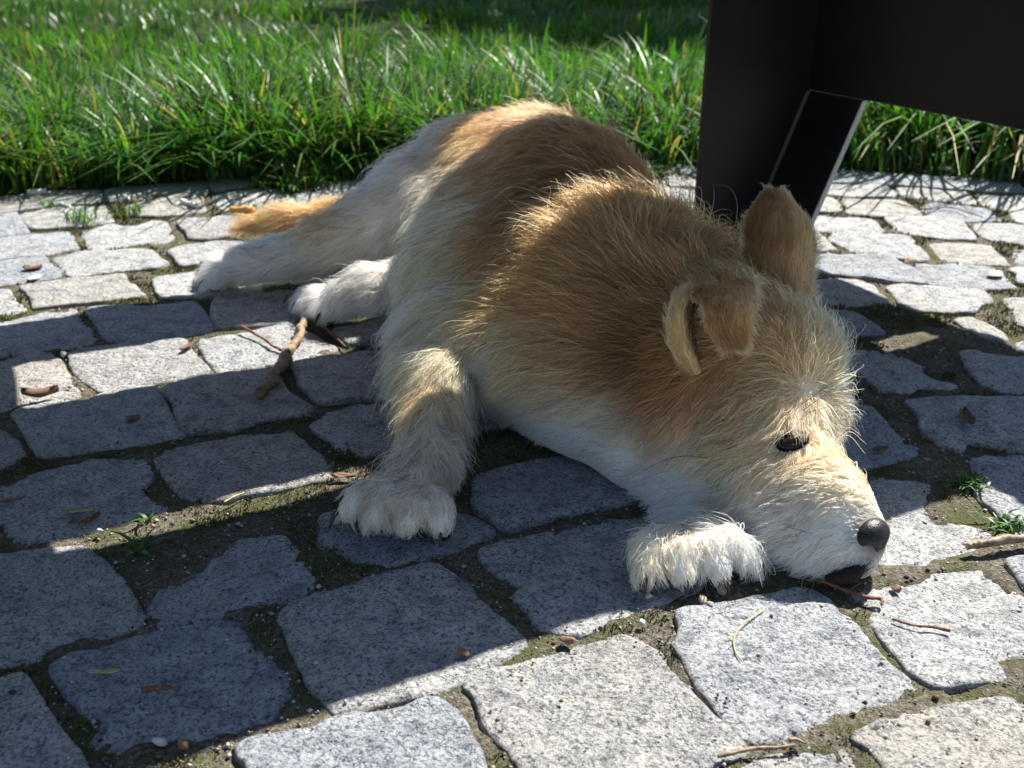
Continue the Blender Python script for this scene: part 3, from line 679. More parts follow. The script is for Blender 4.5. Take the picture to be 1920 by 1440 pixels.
# grit: crumbs of soil, sand and stone, thick in the joints and thin on the stones
q = in_view(150000, .38, 1.95, pw=1.5)
keep = RNG.random(len(q)) < np.where(stone_at(q) == 0, .30, .012 + .20 * np.clip(1 - stone_at(q, True), 0, 1) * (q[:, 1] < 1.0))
keep &= q[:, 1] < lawn_edge(q[:, 0]) - .01
q = q[keep][:26000]; n = len(q)
r = RNG.gamma(3., .00026, n).clip(.0004, .0026)
OCT = np.array([[1, 0, 0], [0, 1, 0], [-1, 0, 0], [0, -1, 0], [0, 0, .8], [0, 0, -.8]])
OF = np.array([[0, 1, 4], [1, 2, 4], [2, 3, 4], [3, 0, 4], [1, 0, 5], [2, 1, 5], [3, 2, 5], [0, 3, 5]])
zb = np.where(stone_at(q) == 0, -.0030 + noise(q, 14, 1) * .0025 + noise(q, 45, 2) * .0022, .0005)
V = np.c_[q, zb + r * .3][:, None, :] + OCT[None] * r[:, None, None] * RNG.uniform(.6, 1.4, (n, 6, 1))
grit_col = np.array([[.06, .04, .03], [.13, .08, .05], [.2, .15, .1], [.3, .27, .22], [.42, .4, .36], [.5, .45, .38], [.17, .15, .12]])[RNG.integers(0, 7, n)]
me = mesh_np('grit', V.reshape(-1, 3), (OF[None] + 6 * np.arange(n)[:, None, None]).reshape(-1, 3), False)
ca = me.attributes.new('blade_color', 'FLOAT_COLOR', 'POINT')
ca.data.foreach_set('color', np.c_[np.repeat(grit_col, 6, 0), np.ones(n * 6)].astype(np.float32).ravel())
M = Mat('grit'); M_GRIT = M.done(M.bsdf(M.attr('blade_color', 'Color'), .85, .25))
grit = link('grit', me, M_GRIT); tag(grit, 'loose grit and soil crumbs scattered over the paving', 'grit', kind='stuff')

# ------------------------------------------------------------------ lawn
gx = np.concatenate([np.arange(-40, -4, 4.), np.arange(-4, 4, .08), np.arange(4, 41, 4.)])
V, F = [], []
for x in gx:
    e = float(lawn_edge(x)) if abs(x) < 3.4 else -.6
    for j, yy in enumerate(np.r_[e + np.array([-.02, .0, .05, .15, .4, .8, 1.4, 2.2, 3.4, 5.]), 8., 14., 30., 60.]):
        zz = (-.02, -.006, .006, .012, .016, .02)[min(j, 5)] + .006 * math.sin(3.1 * x + 2.3 * yy)
        V.append((x, yy, zz if j > 0 else -.03))
m = 14
for a in range(len(gx) - 1):
    for b in range(m - 1):
        F.append([a * m + b, (a + 1) * m + b, (a + 1) * m + b + 1, a * m + b + 1])
M_LAWN = mat_simple('lawn_soil', [(.3, (.012, .016, .006)), (.6, (.03, .045, .014)), (.8, (.05, .05, .02))], 40, .95, .1, .6, .01)
lawn = link('lawn', mesh_np('lawn', V, F), M_LAWN); tag(lawn, kind='structure')
# the ground goes on towards and behind the camera
gv = [(-40, -60, -.06), (40, -60, -.06), (40, 60, -.06), (-40, 60, -.06)]
ground = link('ground', mesh_np('ground', gv, [[0, 1, 2, 3]], False), mat_granite('far_granite')); tag(ground, kind='structure')

def blades(base, height, az, bend, width, col, seg=5, lean=None, twist=None):
    """ribbons: (n,2|3) base, arrays for the rest; returns verts, quads, colours"""
    n = len(base); s = np.linspace(0, 1, seg)
    if base.shape[1] == 2: base = np.c_[base, np.zeros(n)]
    d = np.c_[np.cos(az), np.sin(az)]
    along = bend[:, None] * s ** 2 * 1.0 + (0 if lean is None else lean[:, None] * s)
    up = s * (1 - .42 * bend[:, None] * s ** 2)
    C_ = np.zeros((n, seg, 3))
    C_[:, :, :2] = base[:, None, :2] + d[:, None, :] * (height[:, None] * along)[:, :, None]
    C_[:, :, 2] = base[:, 2:3] + height[:, None] * up
    tw = az + np.pi / 2 + (RNG.normal(0, .5, n) if twist is None else twist)
    sd_ = np.c_[np.cos(tw), np.sin(tw), np.zeros(n)]
    wv = np.array([.75, 1, .95, .7, .12]) if seg == 5 else np.interp(s, [0, .3, .75, 1], [.75, 1, .7, .1])
    off = sd_[:, None, :] * (width[:, None] * wv / 2)[:, :, None]
    V = np.stack([C_ - off, C_ + off], 2).reshape(-1, 3)
    i = (np.arange(n) * seg * 2)[:, None] + (np.arange(seg - 1) * 2)[None]
    F = np.stack([i, i + 1, i + 3, i + 2], -1).reshape(-1, 4)
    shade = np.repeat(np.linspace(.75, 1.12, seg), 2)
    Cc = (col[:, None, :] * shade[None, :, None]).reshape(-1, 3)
    return V, F, Cc
def blade_object(name, V, F, Cc, mat, parent=None):
    me = mesh_np(name, V, F)
    ca = me.attributes.new('blade_color', 'FLOAT_COLOR', 'POINT')
    ca.data.foreach_set('color', np.c_[Cc, np.ones(len(Cc))].astype(np.float32).ravel())
    return link(name, me, mat, parent)
def grass_cols(n, dry=.05):
    c = np.array([.058, .148, .022]) * RNG.uniform(.6, 1.3, (n, 1)) * np.c_[RNG.uniform(.75, 1.3, n), np.ones(n), RNG.uniform(.6, 1.5, n)]
    k = RNG.random(n) < dry
    c[k] = np.array([.30, .25, .10]) * RNG.uniform(.6, 1.1, (k.sum(), 1))
    return c
parts = []
def lawn_zone(n, d0, d1, hmin, hmax, wmin, wmax, clump, bend_hi, dry=.04, pw=1.):
    off = d0 + (d1 - d0) * RNG.random(n) ** pw
    x = (RNG.random(n) * 2 - 1) * (.53 * (2.05 + off) + .35)
    b = np.c_[x, lawn_edge(x) + off]
    cl = noise(b, clump, 31) * .5 + noise(b, clump * 2.7, 32) * .5
    keep = RNG.random(n) < .55 + .75 * cl
    b, cl, off = b[keep], cl[keep], off[keep]; n = len(b)
    h = RNG.uniform(hmin, hmax, n) * (1 + .75 * cl)
    az = noise(b, clump * 1.3, 33) * 3.5 + RNG.normal(0, .9, n)
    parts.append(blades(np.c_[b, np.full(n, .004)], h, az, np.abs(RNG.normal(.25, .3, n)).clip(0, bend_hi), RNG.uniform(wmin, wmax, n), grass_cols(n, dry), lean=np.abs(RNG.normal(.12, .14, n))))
lawn_zone(15000, -.005, .55, .05, .14, .0032, .0066, 5., 1.6, .10, 1.25)
lawn_zone(28000, .45, 2.0, .05, .11, .004, .0075, 3., 1.3, .05)
lawn_zone(34000, 1.8, 6.2, .05, .10, .006, .011, 1.5, 1.2, .05)
# tussocks: each leans and arches its own way
nt_ = 460
tx = np.where(RNG.random(nt_) < .3, RNG.normal(-.45, .22, nt_), RNG.uniform(-1.45, 1.6, nt_)); to = RNG.random(nt_) ** 1.4 * .75
tb = np.c_[tx, lawn_edge(tx) + to + .012 + .13 * (tx > .3) + .03 * noise(np.c_[tx, tx], 9, 38)]; ta = RNG.random(nt_) * 6.283; th_ = np.where(RNG.random(nt_) < .4, RNG.uniform(.15, .27, nt_), RNG.uniform(.09, .17, nt_)) * (1 + .35 * noise(tb, 2.2, 36)) * np.interp(tx, [-1.4, -.9, -.6, -.1, .3, 1.2], [.8, .85, 1.15, 1.1, .9, .9]); tc = RNG.uniform(.75, 1.3, nt_)
k = RNG.integers(0, nt_, 19000); n = len(k)
rad = np.abs(RNG.normal(0, .028, n)); aa = RNG.random(n) * 6.283
b = np.c_[tb[k] + np.c_[np.cos(aa), np.sin(aa)] * rad[:, None], np.full(n, .004)]
az = np.where(RNG.random(n) < .55, aa, ta[k]) + RNG.normal(0, .5, n)
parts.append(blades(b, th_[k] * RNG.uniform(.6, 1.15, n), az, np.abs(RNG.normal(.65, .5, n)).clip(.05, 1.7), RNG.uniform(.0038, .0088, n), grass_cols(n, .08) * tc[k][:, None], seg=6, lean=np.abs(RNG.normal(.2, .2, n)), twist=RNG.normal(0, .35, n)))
# short runners that spill over the kerb on the left
b = np.c_[RNG.uniform(-.86, -.24, 2600), np.zeros(2600)]; b = b[noise(b, 11, 71) > -.25]; b[:, 1] = lawn_edge(b[:, 0]) - np.abs(RNG.normal(0, .042, len(b))) * np.interp(b[:, 0], [-.82, -.6, -.42, -.28], [.5, 1.3, 1.6, .5])
parts.append(blades(np.c_[b, np.full(len(b), .001)], RNG.uniform(.02, .065, len(b)), RNG.random(len(b)) * 6.28, RNG.uniform(.2, 1, len(b)), RNG.uniform(.002, .004, len(b)), grass_cols(len(b), .15)))
V = np.vstack([p[0] for p in parts]); C_ = np.vstack([p[2] for p in parts]); off = 0; Fs = []
for p in parts: Fs.append(p[1] + off); off += len(p[0])
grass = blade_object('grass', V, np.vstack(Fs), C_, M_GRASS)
tag(grass, 'long green grass of the lawn behind the paving', 'grass', kind='stuff')

# ------------------------------------------------------------------ a tree outside the picture shades the far lawn
tree = empty('tree', (2.7, 8.7, 0))
tag(tree, 'broad leafy tree standing at the far end of the lawn', 'tree')
tp = smooth_path([(0, 0, -.05), (.03, -.05, .9), (-.03, -.12, 1.8), (.05, -.3, 2.7), (.0, -.5, 3.6)], 5)
V, F = tube(tp, np.linspace(.17, .07, len(tp)), 12, wob=.2)
M_BARK = mat_simple('bark', [(.3, (.05, .035, .025)), (.7, (.16, .12, .09))], 25, .9, .2, .8, .01, (1, 1, .3))
link('trunk', mesh_np('trunk', V, F), M_BARK, tree)
V, F = [], []
for k in range(9):
    a = k * 2.4; z0 = 1.7 + .18 * k
    lp = smooth_path([(0, -.1 - .04 * k, z0), (.6 * math.cos(a), -.4 + .6 * math.sin(a), z0 + .35), (1.7 * math.cos(a), -.8 + 1.5 * math.sin(a), z0 + .6)], 4)
    v, f = tube(lp, np.linspace(.06, .015, len(lp)), 7); o_ = len(V); V += v; F += [[q_ + o_ for q_ in ff] for ff in f]
link('limbs', mesh_np('limbs', V, F), M_BARK, tree)
n = 14000
d3 = RNG.normal(0, 1, (n, 3)); d3 /= np.linalg.norm(d3, axis=1)[:, None]
c3 = d3 * (RNG.random((n, 1)) ** .45) * np.array([2.5, 2.3, 1.25]) + np.array([.45, -.95, 3.25])
c3 = c3[noise(c3, 1.3, 51) * .6 + noise(c3, 3.2, 52) * .4 > -.35]; n = len(c3)
a_ = RNG.normal(0, 1, (n, 3)); a_ /= np.linalg.norm(a_, axis=1)[:, None]; b_ = np.cross(a_, RNG.normal(0, 1, (n, 3))); b_ /= np.linalg.norm(b_, axis=1)[:, None]
L_ = RNG.uniform(.07, .13, (n, 1))
V = np.stack([c3 - a_ * L_, c3 + b_ * L_ * .5, c3 + a_ * L_, c3 - b_ * L_ * .5], 1).reshape(-1, 3)
crown = blade_object('crown', V, np.arange(n * 4).reshape(-1, 4), np.repeat(np.array([.05, .1, .025]) * RNG.uniform(.6, 1.3, (n, 1)), 4, 0), M_LEAF, tree)

# ------------------------------------------------------------------ the bench: splayed sheet-steel legs, boards above the top edge of the picture
BA = R(28); BU = np.array([math.cos(BA), math.sin(BA)]); BN = np.array([-math.sin(BA), math.cos(BA)])
def bp(e, n_, z): return np.array([*(BU * e + BN * n_), z])
bench = empty('bench', bp(.92, 1.0, 0))
tag(bench, 'black sheet-steel bench with a splayed corner leg rising behind the dog', 'bench')
BL = np.array(bench.location)
def plate(name, corners, thick, mat=M_STEEL, bev=.0012, parent=bench, origin=BL):
    """a flat plate: a polygon given in space, extruded by the vector thick"""
    A = np.array(corners) - origin; B = A + np.array(thick); n = len(A)
    nr = np.cross(A[1] - A[0], A[2] - A[1])
    flip = np.dot(nr, thick) > 0
    F = [list(range(n))[::-1] if flip else list(range(n)), [n + k for k in range(n)] if flip else [n + k for k in range(n)][::-1]]
    for k in range(n):
        k2 = (k + 1) % n
        F.append([k, k2, n + k2, n + k] if flip else [k2, k, n + k, n + k2])
    o = link(name, mesh_np(name, np.vstack([A, B]), F, False), mat, parent)
    bv = o.modifiers.new('bevel', 'BEVEL'); bv.width = bev; bv.segments = 2; bv.limit_method = 'ANGLE'
    return o
TH = .006
n3 = np.array([*BN, 0]); u3 = np.array([*BU, 0])
def corner_leg(e_out, e_in, e_foot, n0, sgn, part_label=None):
    """face plate in the long direction, tapering to the foot, and a slanting flange of the end; sgn +1 = far row, -1 = near row"""
    lg = plate('leg', [bp(e_in, n0, 0), bp(e_foot, n0, 0), bp(e_out, n0, .2325), bp(e_out, n0, .442), bp(e_in, n0, .442)], n3 * TH * sgn)
    dn = -.1 * sgn; de = (e_out - e_in) / abs(e_out - e_in)
    fl = plate('flange', [bp(e_foot, n0 + TH * sgn, 0), bp(e_foot, n0 + dn, 0), bp(e_out, n0 + dn, .2318), bp(e_out, n0 + TH * sgn, .2318)], u3 * TH * de)
    fl.parent = lg
    # added pale strips paint the light caught on the folded sheet's edges
    ed = plate('edge_highlight', [bp(e_foot - de * .007, n0 - .0004 * sgn, 0), bp(e_foot + de * .0005, n0 - .0004 * sgn, 0), bp(e_out + de * .0005, n0 - .0004 * sgn, .2312), bp(e_out - de * .007, n0 - .0004 * sgn, .2312)], -n3 * .0012 * sgn, M_EDGE_DIM, .0003); ed.parent = lg
    ed = plate('edge_highlight', [bp(e_foot - de * .001, n0 + dn - .0003 * sgn, 0), bp(e_foot + de * .0078, n0 + dn - .0003 * sgn, 0), bp(e_out + de * .0078, n0 + dn - .0003 * sgn, .2312), bp(e_out - de * .001, n0 + dn - .0003 * sgn, .2312)], -n3 * .0016 * sgn, M_EDGE, .0003); ed.parent = fl
    return lg
corner_leg(1.067, .882, .967, 1.115, 1)
corner_leg(-.50, -.315, -.40, 1.115, 1)
plate('apron', [bp(1.067, 1.121, .2325), bp(1.067, .5208, .2325), bp(1.067, .5208, .442), bp(1.067, 1.121, .442)], u3 * TH)
plate('apron', [bp(-.50, 1.121, .2325), bp(-.50, .5208, .2325), bp(-.50, .5208, .442), bp(-.50, 1.121, .442)], -u3 * TH)
for e in (1.325, .93, .30, -.35):
    plate('cross_bar', [bp(e, .685, .4425), bp(e + .04, .685, .4425), bp(e + .04, 1.49, .4425), bp(e, 1.49, .4425)], (0, 0, .0155))
for e in (.884, -.355):
    plate('side_rail', [bp(e, .69, .425), bp(e, 1.114, .425), bp(e, 1.114, .4422), bp(e, .69, .4422)], u3 * .02)
for n0, n1 in ((.673, .926), (.961, 1.22), (1.354, 1.496)):
    plate('seat_board', [bp(-.75, n0, .4585), bp(1.383, n0, .4585), bp(1.383, n1, .4585), bp(-.75, n1, .4585)], (0, 0, .03), M_WOOD, .003)
# ------------------------------------------------------------------ the dog
# body: one continuous surface grown round tapered limbs (smooth union of round cones, surface nets)
VOX = .0046
LO = np.array([-.50, .585, -.008]); HI = np.array([.36, 1.66, .30])
DIM = np.ceil((HI - LO) / VOX).astype(int)
SDF = np.full(DIM, .06, np.float32)
GA = [LO[a] + VOX * np.arange(DIM[a]) for a in range(3)]
def cone(a, b, ra, rb, k=.022):
    """blend a tapered capsule into the field"""
    a, b = np.asarray(a, float), np.asarray(b, float)
    m = max(ra, rb) + .065
    lo = np.maximum(((np.minimum(a, b) - m - LO) / VOX).astype(int), 0); hi = np.minimum(((np.maximum(a, b) + m - LO) / VOX).astype(int) + 1, DIM)
    if (hi <= lo).any(): return
    x = GA[0][lo[0]:hi[0]][:, None, None]; y = GA[1][lo[1]:hi[1]][None, :, None]; z = GA[2][lo[2]:hi[2]][None, None, :]
    ab = b - a; L2 = ab @ ab + 1e-12
    t = np.clip(((x - a[0]) * ab[0] + (y - a[1]) * ab[1] + (z - a[2]) * ab[2]) / L2, 0, 1)
    d = np.sqrt((x - a[0] - t * ab[0]) ** 2 + (y - a[1] - t * ab[1]) ** 2 + (z - a[2] - t * ab[2]) ** 2) - (ra + (rb - ra) * t)
    sl = tuple(slice(l, h_) for l, h_ in zip(lo, hi)); o = SDF[sl]
    hh = np.clip(.5 + .5 * (o - d) / k, 0, 1)
    SDF[sl] = o * (1 - hh) + d * hh - k * hh * (1 - hh)
def chain(pts, k=.022):
    """pts: (x, y, depth, radius) or (vector, radius)"""
    P_ = [(np.asarray(p[0], float), p[1]) if len(p) == 2 else (at(*p[:3]), p[3]) for p in pts]
    if len(P_) == 1: cone(P_[0][0], P_[0][0] + 1e-4, P_[0][1], P_[0][1], k)
    for (a, ra), (b, rb) in zip(P_, P_[1:]): cone(a, b, ra, rb, k)
def gp(x, y, z): return on(x, y, z)          # a point at height z
# trunk
chain([(885, 335, 1.43, .072), (1010, 325, 1.43, .080)], .03)
chain([(965, 345, 1.38, .088), (1050, 410, 1.23, .103), (1075, 520, 1.07, .106)], .025)
chain([(925, 440, 1.24, .088), (925, 560, 1.07, .088), (905, 640, .98, .060)], .03)
# shoulders, neck, throat
chain([(1140, 575, .985, .098), (1210, 630, .92, .092), (1320, 660, .855, .07)], .04)
chain([(1000, 670, .945, .062), (1110, 745, .89, .062), (1240, 820, .82, .060)], .04)
chain([(1250, 850, .80, .050), (1340, 900, .755, .040)], .03)
# head
chain([(1385, 665, .825, .062), (1450, 690, .79, .049)], .03)
chain([(1330, 800, .79, .052), (1420, 850, .745, .044)], .03)
chain([(1440, 795, .755, .043), (1478, 855, .726, .030)], .016)
chain([(1470, 890, .715, .038), (1545, 945, .684, .0315), (1602, 1000, .661, .0240)], .016)
chain([(1450, 950, .705, .032), (1520, 985, .675, .030), (1585, 1022, .655, .0220)], .012)     # whisker pads
chain([(1425, 955, .71, .030), (1500, 1022, .675, .0265), (1560, 1050, .657, .0200), (1594, 1060, .650, .0150)], .012)
chain([(1535, 772, .762, .021)], .014)
chain([(1470, 772, .745, .017), (1510, 778, .742, .016)], .010)      # brow ridge of the near eye
chain([(1400, 870, .752, .040), (1440, 915, .725, .034)], .014)      # cheek                                    # brow
# fore legs
chain([(850, 645, .965, .052), (820, 715, .90, .030), (815, 790, .845, .0215), (798, 870, .785, .0175), (772, 913, .748, .0180)], .02)
chain([(1230, 850, .845, .03), (1265, 950, .755, .024), (1280, 995, .715, .020)], .02)
# hind leg stretched out to the side, and the lower one folded under it
chain([(870, 345, 1.42, .075), (780, 385, 1.375, .056), (705, 422, 1.355, .040), (610, 458, 1.335, .027), (530, 482, 1.32, .020), (465, 496, 1.305, .0225)], .03)
chain([(870, 485, 1.25, .055), (775, 524, 1.21, .026), (700, 540, 1.182, .020), (645, 556, 1.176, .0205)], .025)
# tail
chain([(900, 330, 1.50, .04), (760, 380, 1.56, .028), (640, 408, 1.56, .023), (540, 416, 1.55, .019), (470, 422, 1.545, .012)], .02)
def toes(cx, cy, z, heading, spread, r, n=4, reach=.037):
    """four toes fanned about a heading (radians on the ground)"""
    c = gp(cx, cy, z)
    for q_ in range(n):
        s_ = (q_ - (n - 1) / 2)
        a = heading + s_ * .22
        sx = np.array([-math.sin(heading), math.cos(heading), 0]) * s_ * spread
        fw = np.array([math.cos(a), math.sin(a), 0])
        rr = reach * (1 - .12 * abs(s_))
        cone(c + sx * .7, c + sx + fw * rr * .6 + [0, 0, .001], r, r * 1.02, .005); cone(c + sx + fw * rr * .6 + [0, 0, .001], c + sx * 1.06 + fw * rr + [0, 0, -.007], r * 1.02, r * .93, .004)
toes(764, 925, .022, R(-106), .0185, .0112)
toes(1284, 1008, .021, R(-80), .0185, .0112)
toes(443, 503, .020, R(195), .016, .0115)
toes(630, 558, .020, R(215), .015, .011)
SDF = np.maximum(SDF, (.0015 - GA[2])[None, None, :].astype(np.float32))

def surface_nets(S):
    nx_, ny_, nz_ = S.shape
    ins = S < 0
    c = np.zeros((nx_ - 1, ny_ - 1, nz_ - 1), np.uint8)
    corners = [(a, b, d) for a in (0, 1) for b in (0, 1) for d in (0, 1)]
    for a, b, d in corners: c += ins[a:nx_ - 1 + a, b:ny_ - 1 + b, d:nz_ - 1 + d]
    act = np.argwhere((c > 0) & (c < 8)); n = len(act)
    idx = np.full(c.shape, -1, np.int32); idx[tuple(act.T)] = np.arange(n)
    acc = np.zeros((n, 3)); cnt = np.zeros(n)
    for i_, (a, b, d) in enumerate(corners):
        for ax in range(3):
            q_ = [a, b, d]
            if q_[ax]: continue
            q2 = list(q_); q2[ax] = 1
            f1 = S[tuple((act + q_).T)]; f2 = S[tuple((act + q2).T)]
            cr = (f1 < 0) != (f2 < 0); t = np.where(cr, f1 / np.where(cr, f1 - f2, 1), 0)
            pt = np.array(q_, float) + np.eye(3)[ax] * t[:, None]
            acc[cr] += pt[cr]; cnt[cr] += 1
    V = LO + VOX * (act + acc / cnt[:, None])
    F = []
    for ax in range(3):
        o1, o2 = [(1, 2), (2, 0), (0, 1)][ax]
        s1 = [slice(1, -1)] * 3; s1[ax] = slice(0, -1); s2 = [slice(1, -1)] * 3; s2[ax] = slice(1, None)
        A, B = ins[tuple(s1)], ins[tuple(s2)]
        e = np.argwhere(A != B); flip = A[tuple(e.T)]
        e = e + 1; e[:, ax] -= 1
        def cell(p, q_):
            w_ = e.copy(); w_[:, o1] -= p; w_[:, o2] -= q_; return idx[tuple(w_.T)]
        quad = np.stack([cell(1, 1), cell(0, 1), cell(0, 0), cell(1, 0)], 1)
        quad = np.where(flip[:, None], quad, quad[:, ::-1]); F.append(quad)
    F = np.vstack(F); return V, F[(F >= 0).all(1)]
BV, BF = surface_nets(SDF)
for _ in range(2):                                                       # relax the voxel steps
    acc = np.zeros_like(BV); cnt = np.zeros(len(BV))
    for k in range(4):
        np.add.at(acc, BF[:, k], BV[BF[:, (k + 1) % 4]]); np.add.at(cnt, BF[:, k], 1)
    BV = .5 * BV + .5 * acc / cnt[:, None]
dog = empty('dog', (.05, 1.05, 0))
tag(dog, 'shaggy tan and cream terrier-like dog lying with its chin on the paving', 'dog')
DL = np.array(dog.location)
M = Mat('dog_skin'); M_SKIN = M.done(M.bsdf(M.attr('coat', 'Color'), .8, .15))
def np_normals(V, F):
    d1 = V[F[:, 2]] - V[F[:, 0]]; d2 = V[F[:, -1]] - V[F[:, 1]]
    fn = np.cross(d1, d2); N = np.zeros_like(V)
    for k in range(F.shape[1]): np.add.at(N, F[:, k], fn)
    return N / (np.linalg.norm(N, axis=1)[:, None] + 1e-12)
BN_ = np_normals(BV, BF)
BVH = BVHTree.FromPolygons([tuple(v) for v in BV], BF.tolist())
CAM0 = Vector((0, 0, CAM_H))
def seat(x, y, lift=0.):
    """the point of the dog's skin seen at x, y, and its normal"""
    d = Vector(at(x, y, 1.)) - CAM0; d.normalize()
    hit, nr, fi, dist = BVH.ray_cast(CAM0, d)
    if hit is None:
        hit, nr, fi, dist = BVH.find_nearest(Vector(at(x, y, 1.0)))
    return np.array(hit) + np.array(nr) * lift, np.array(nr)
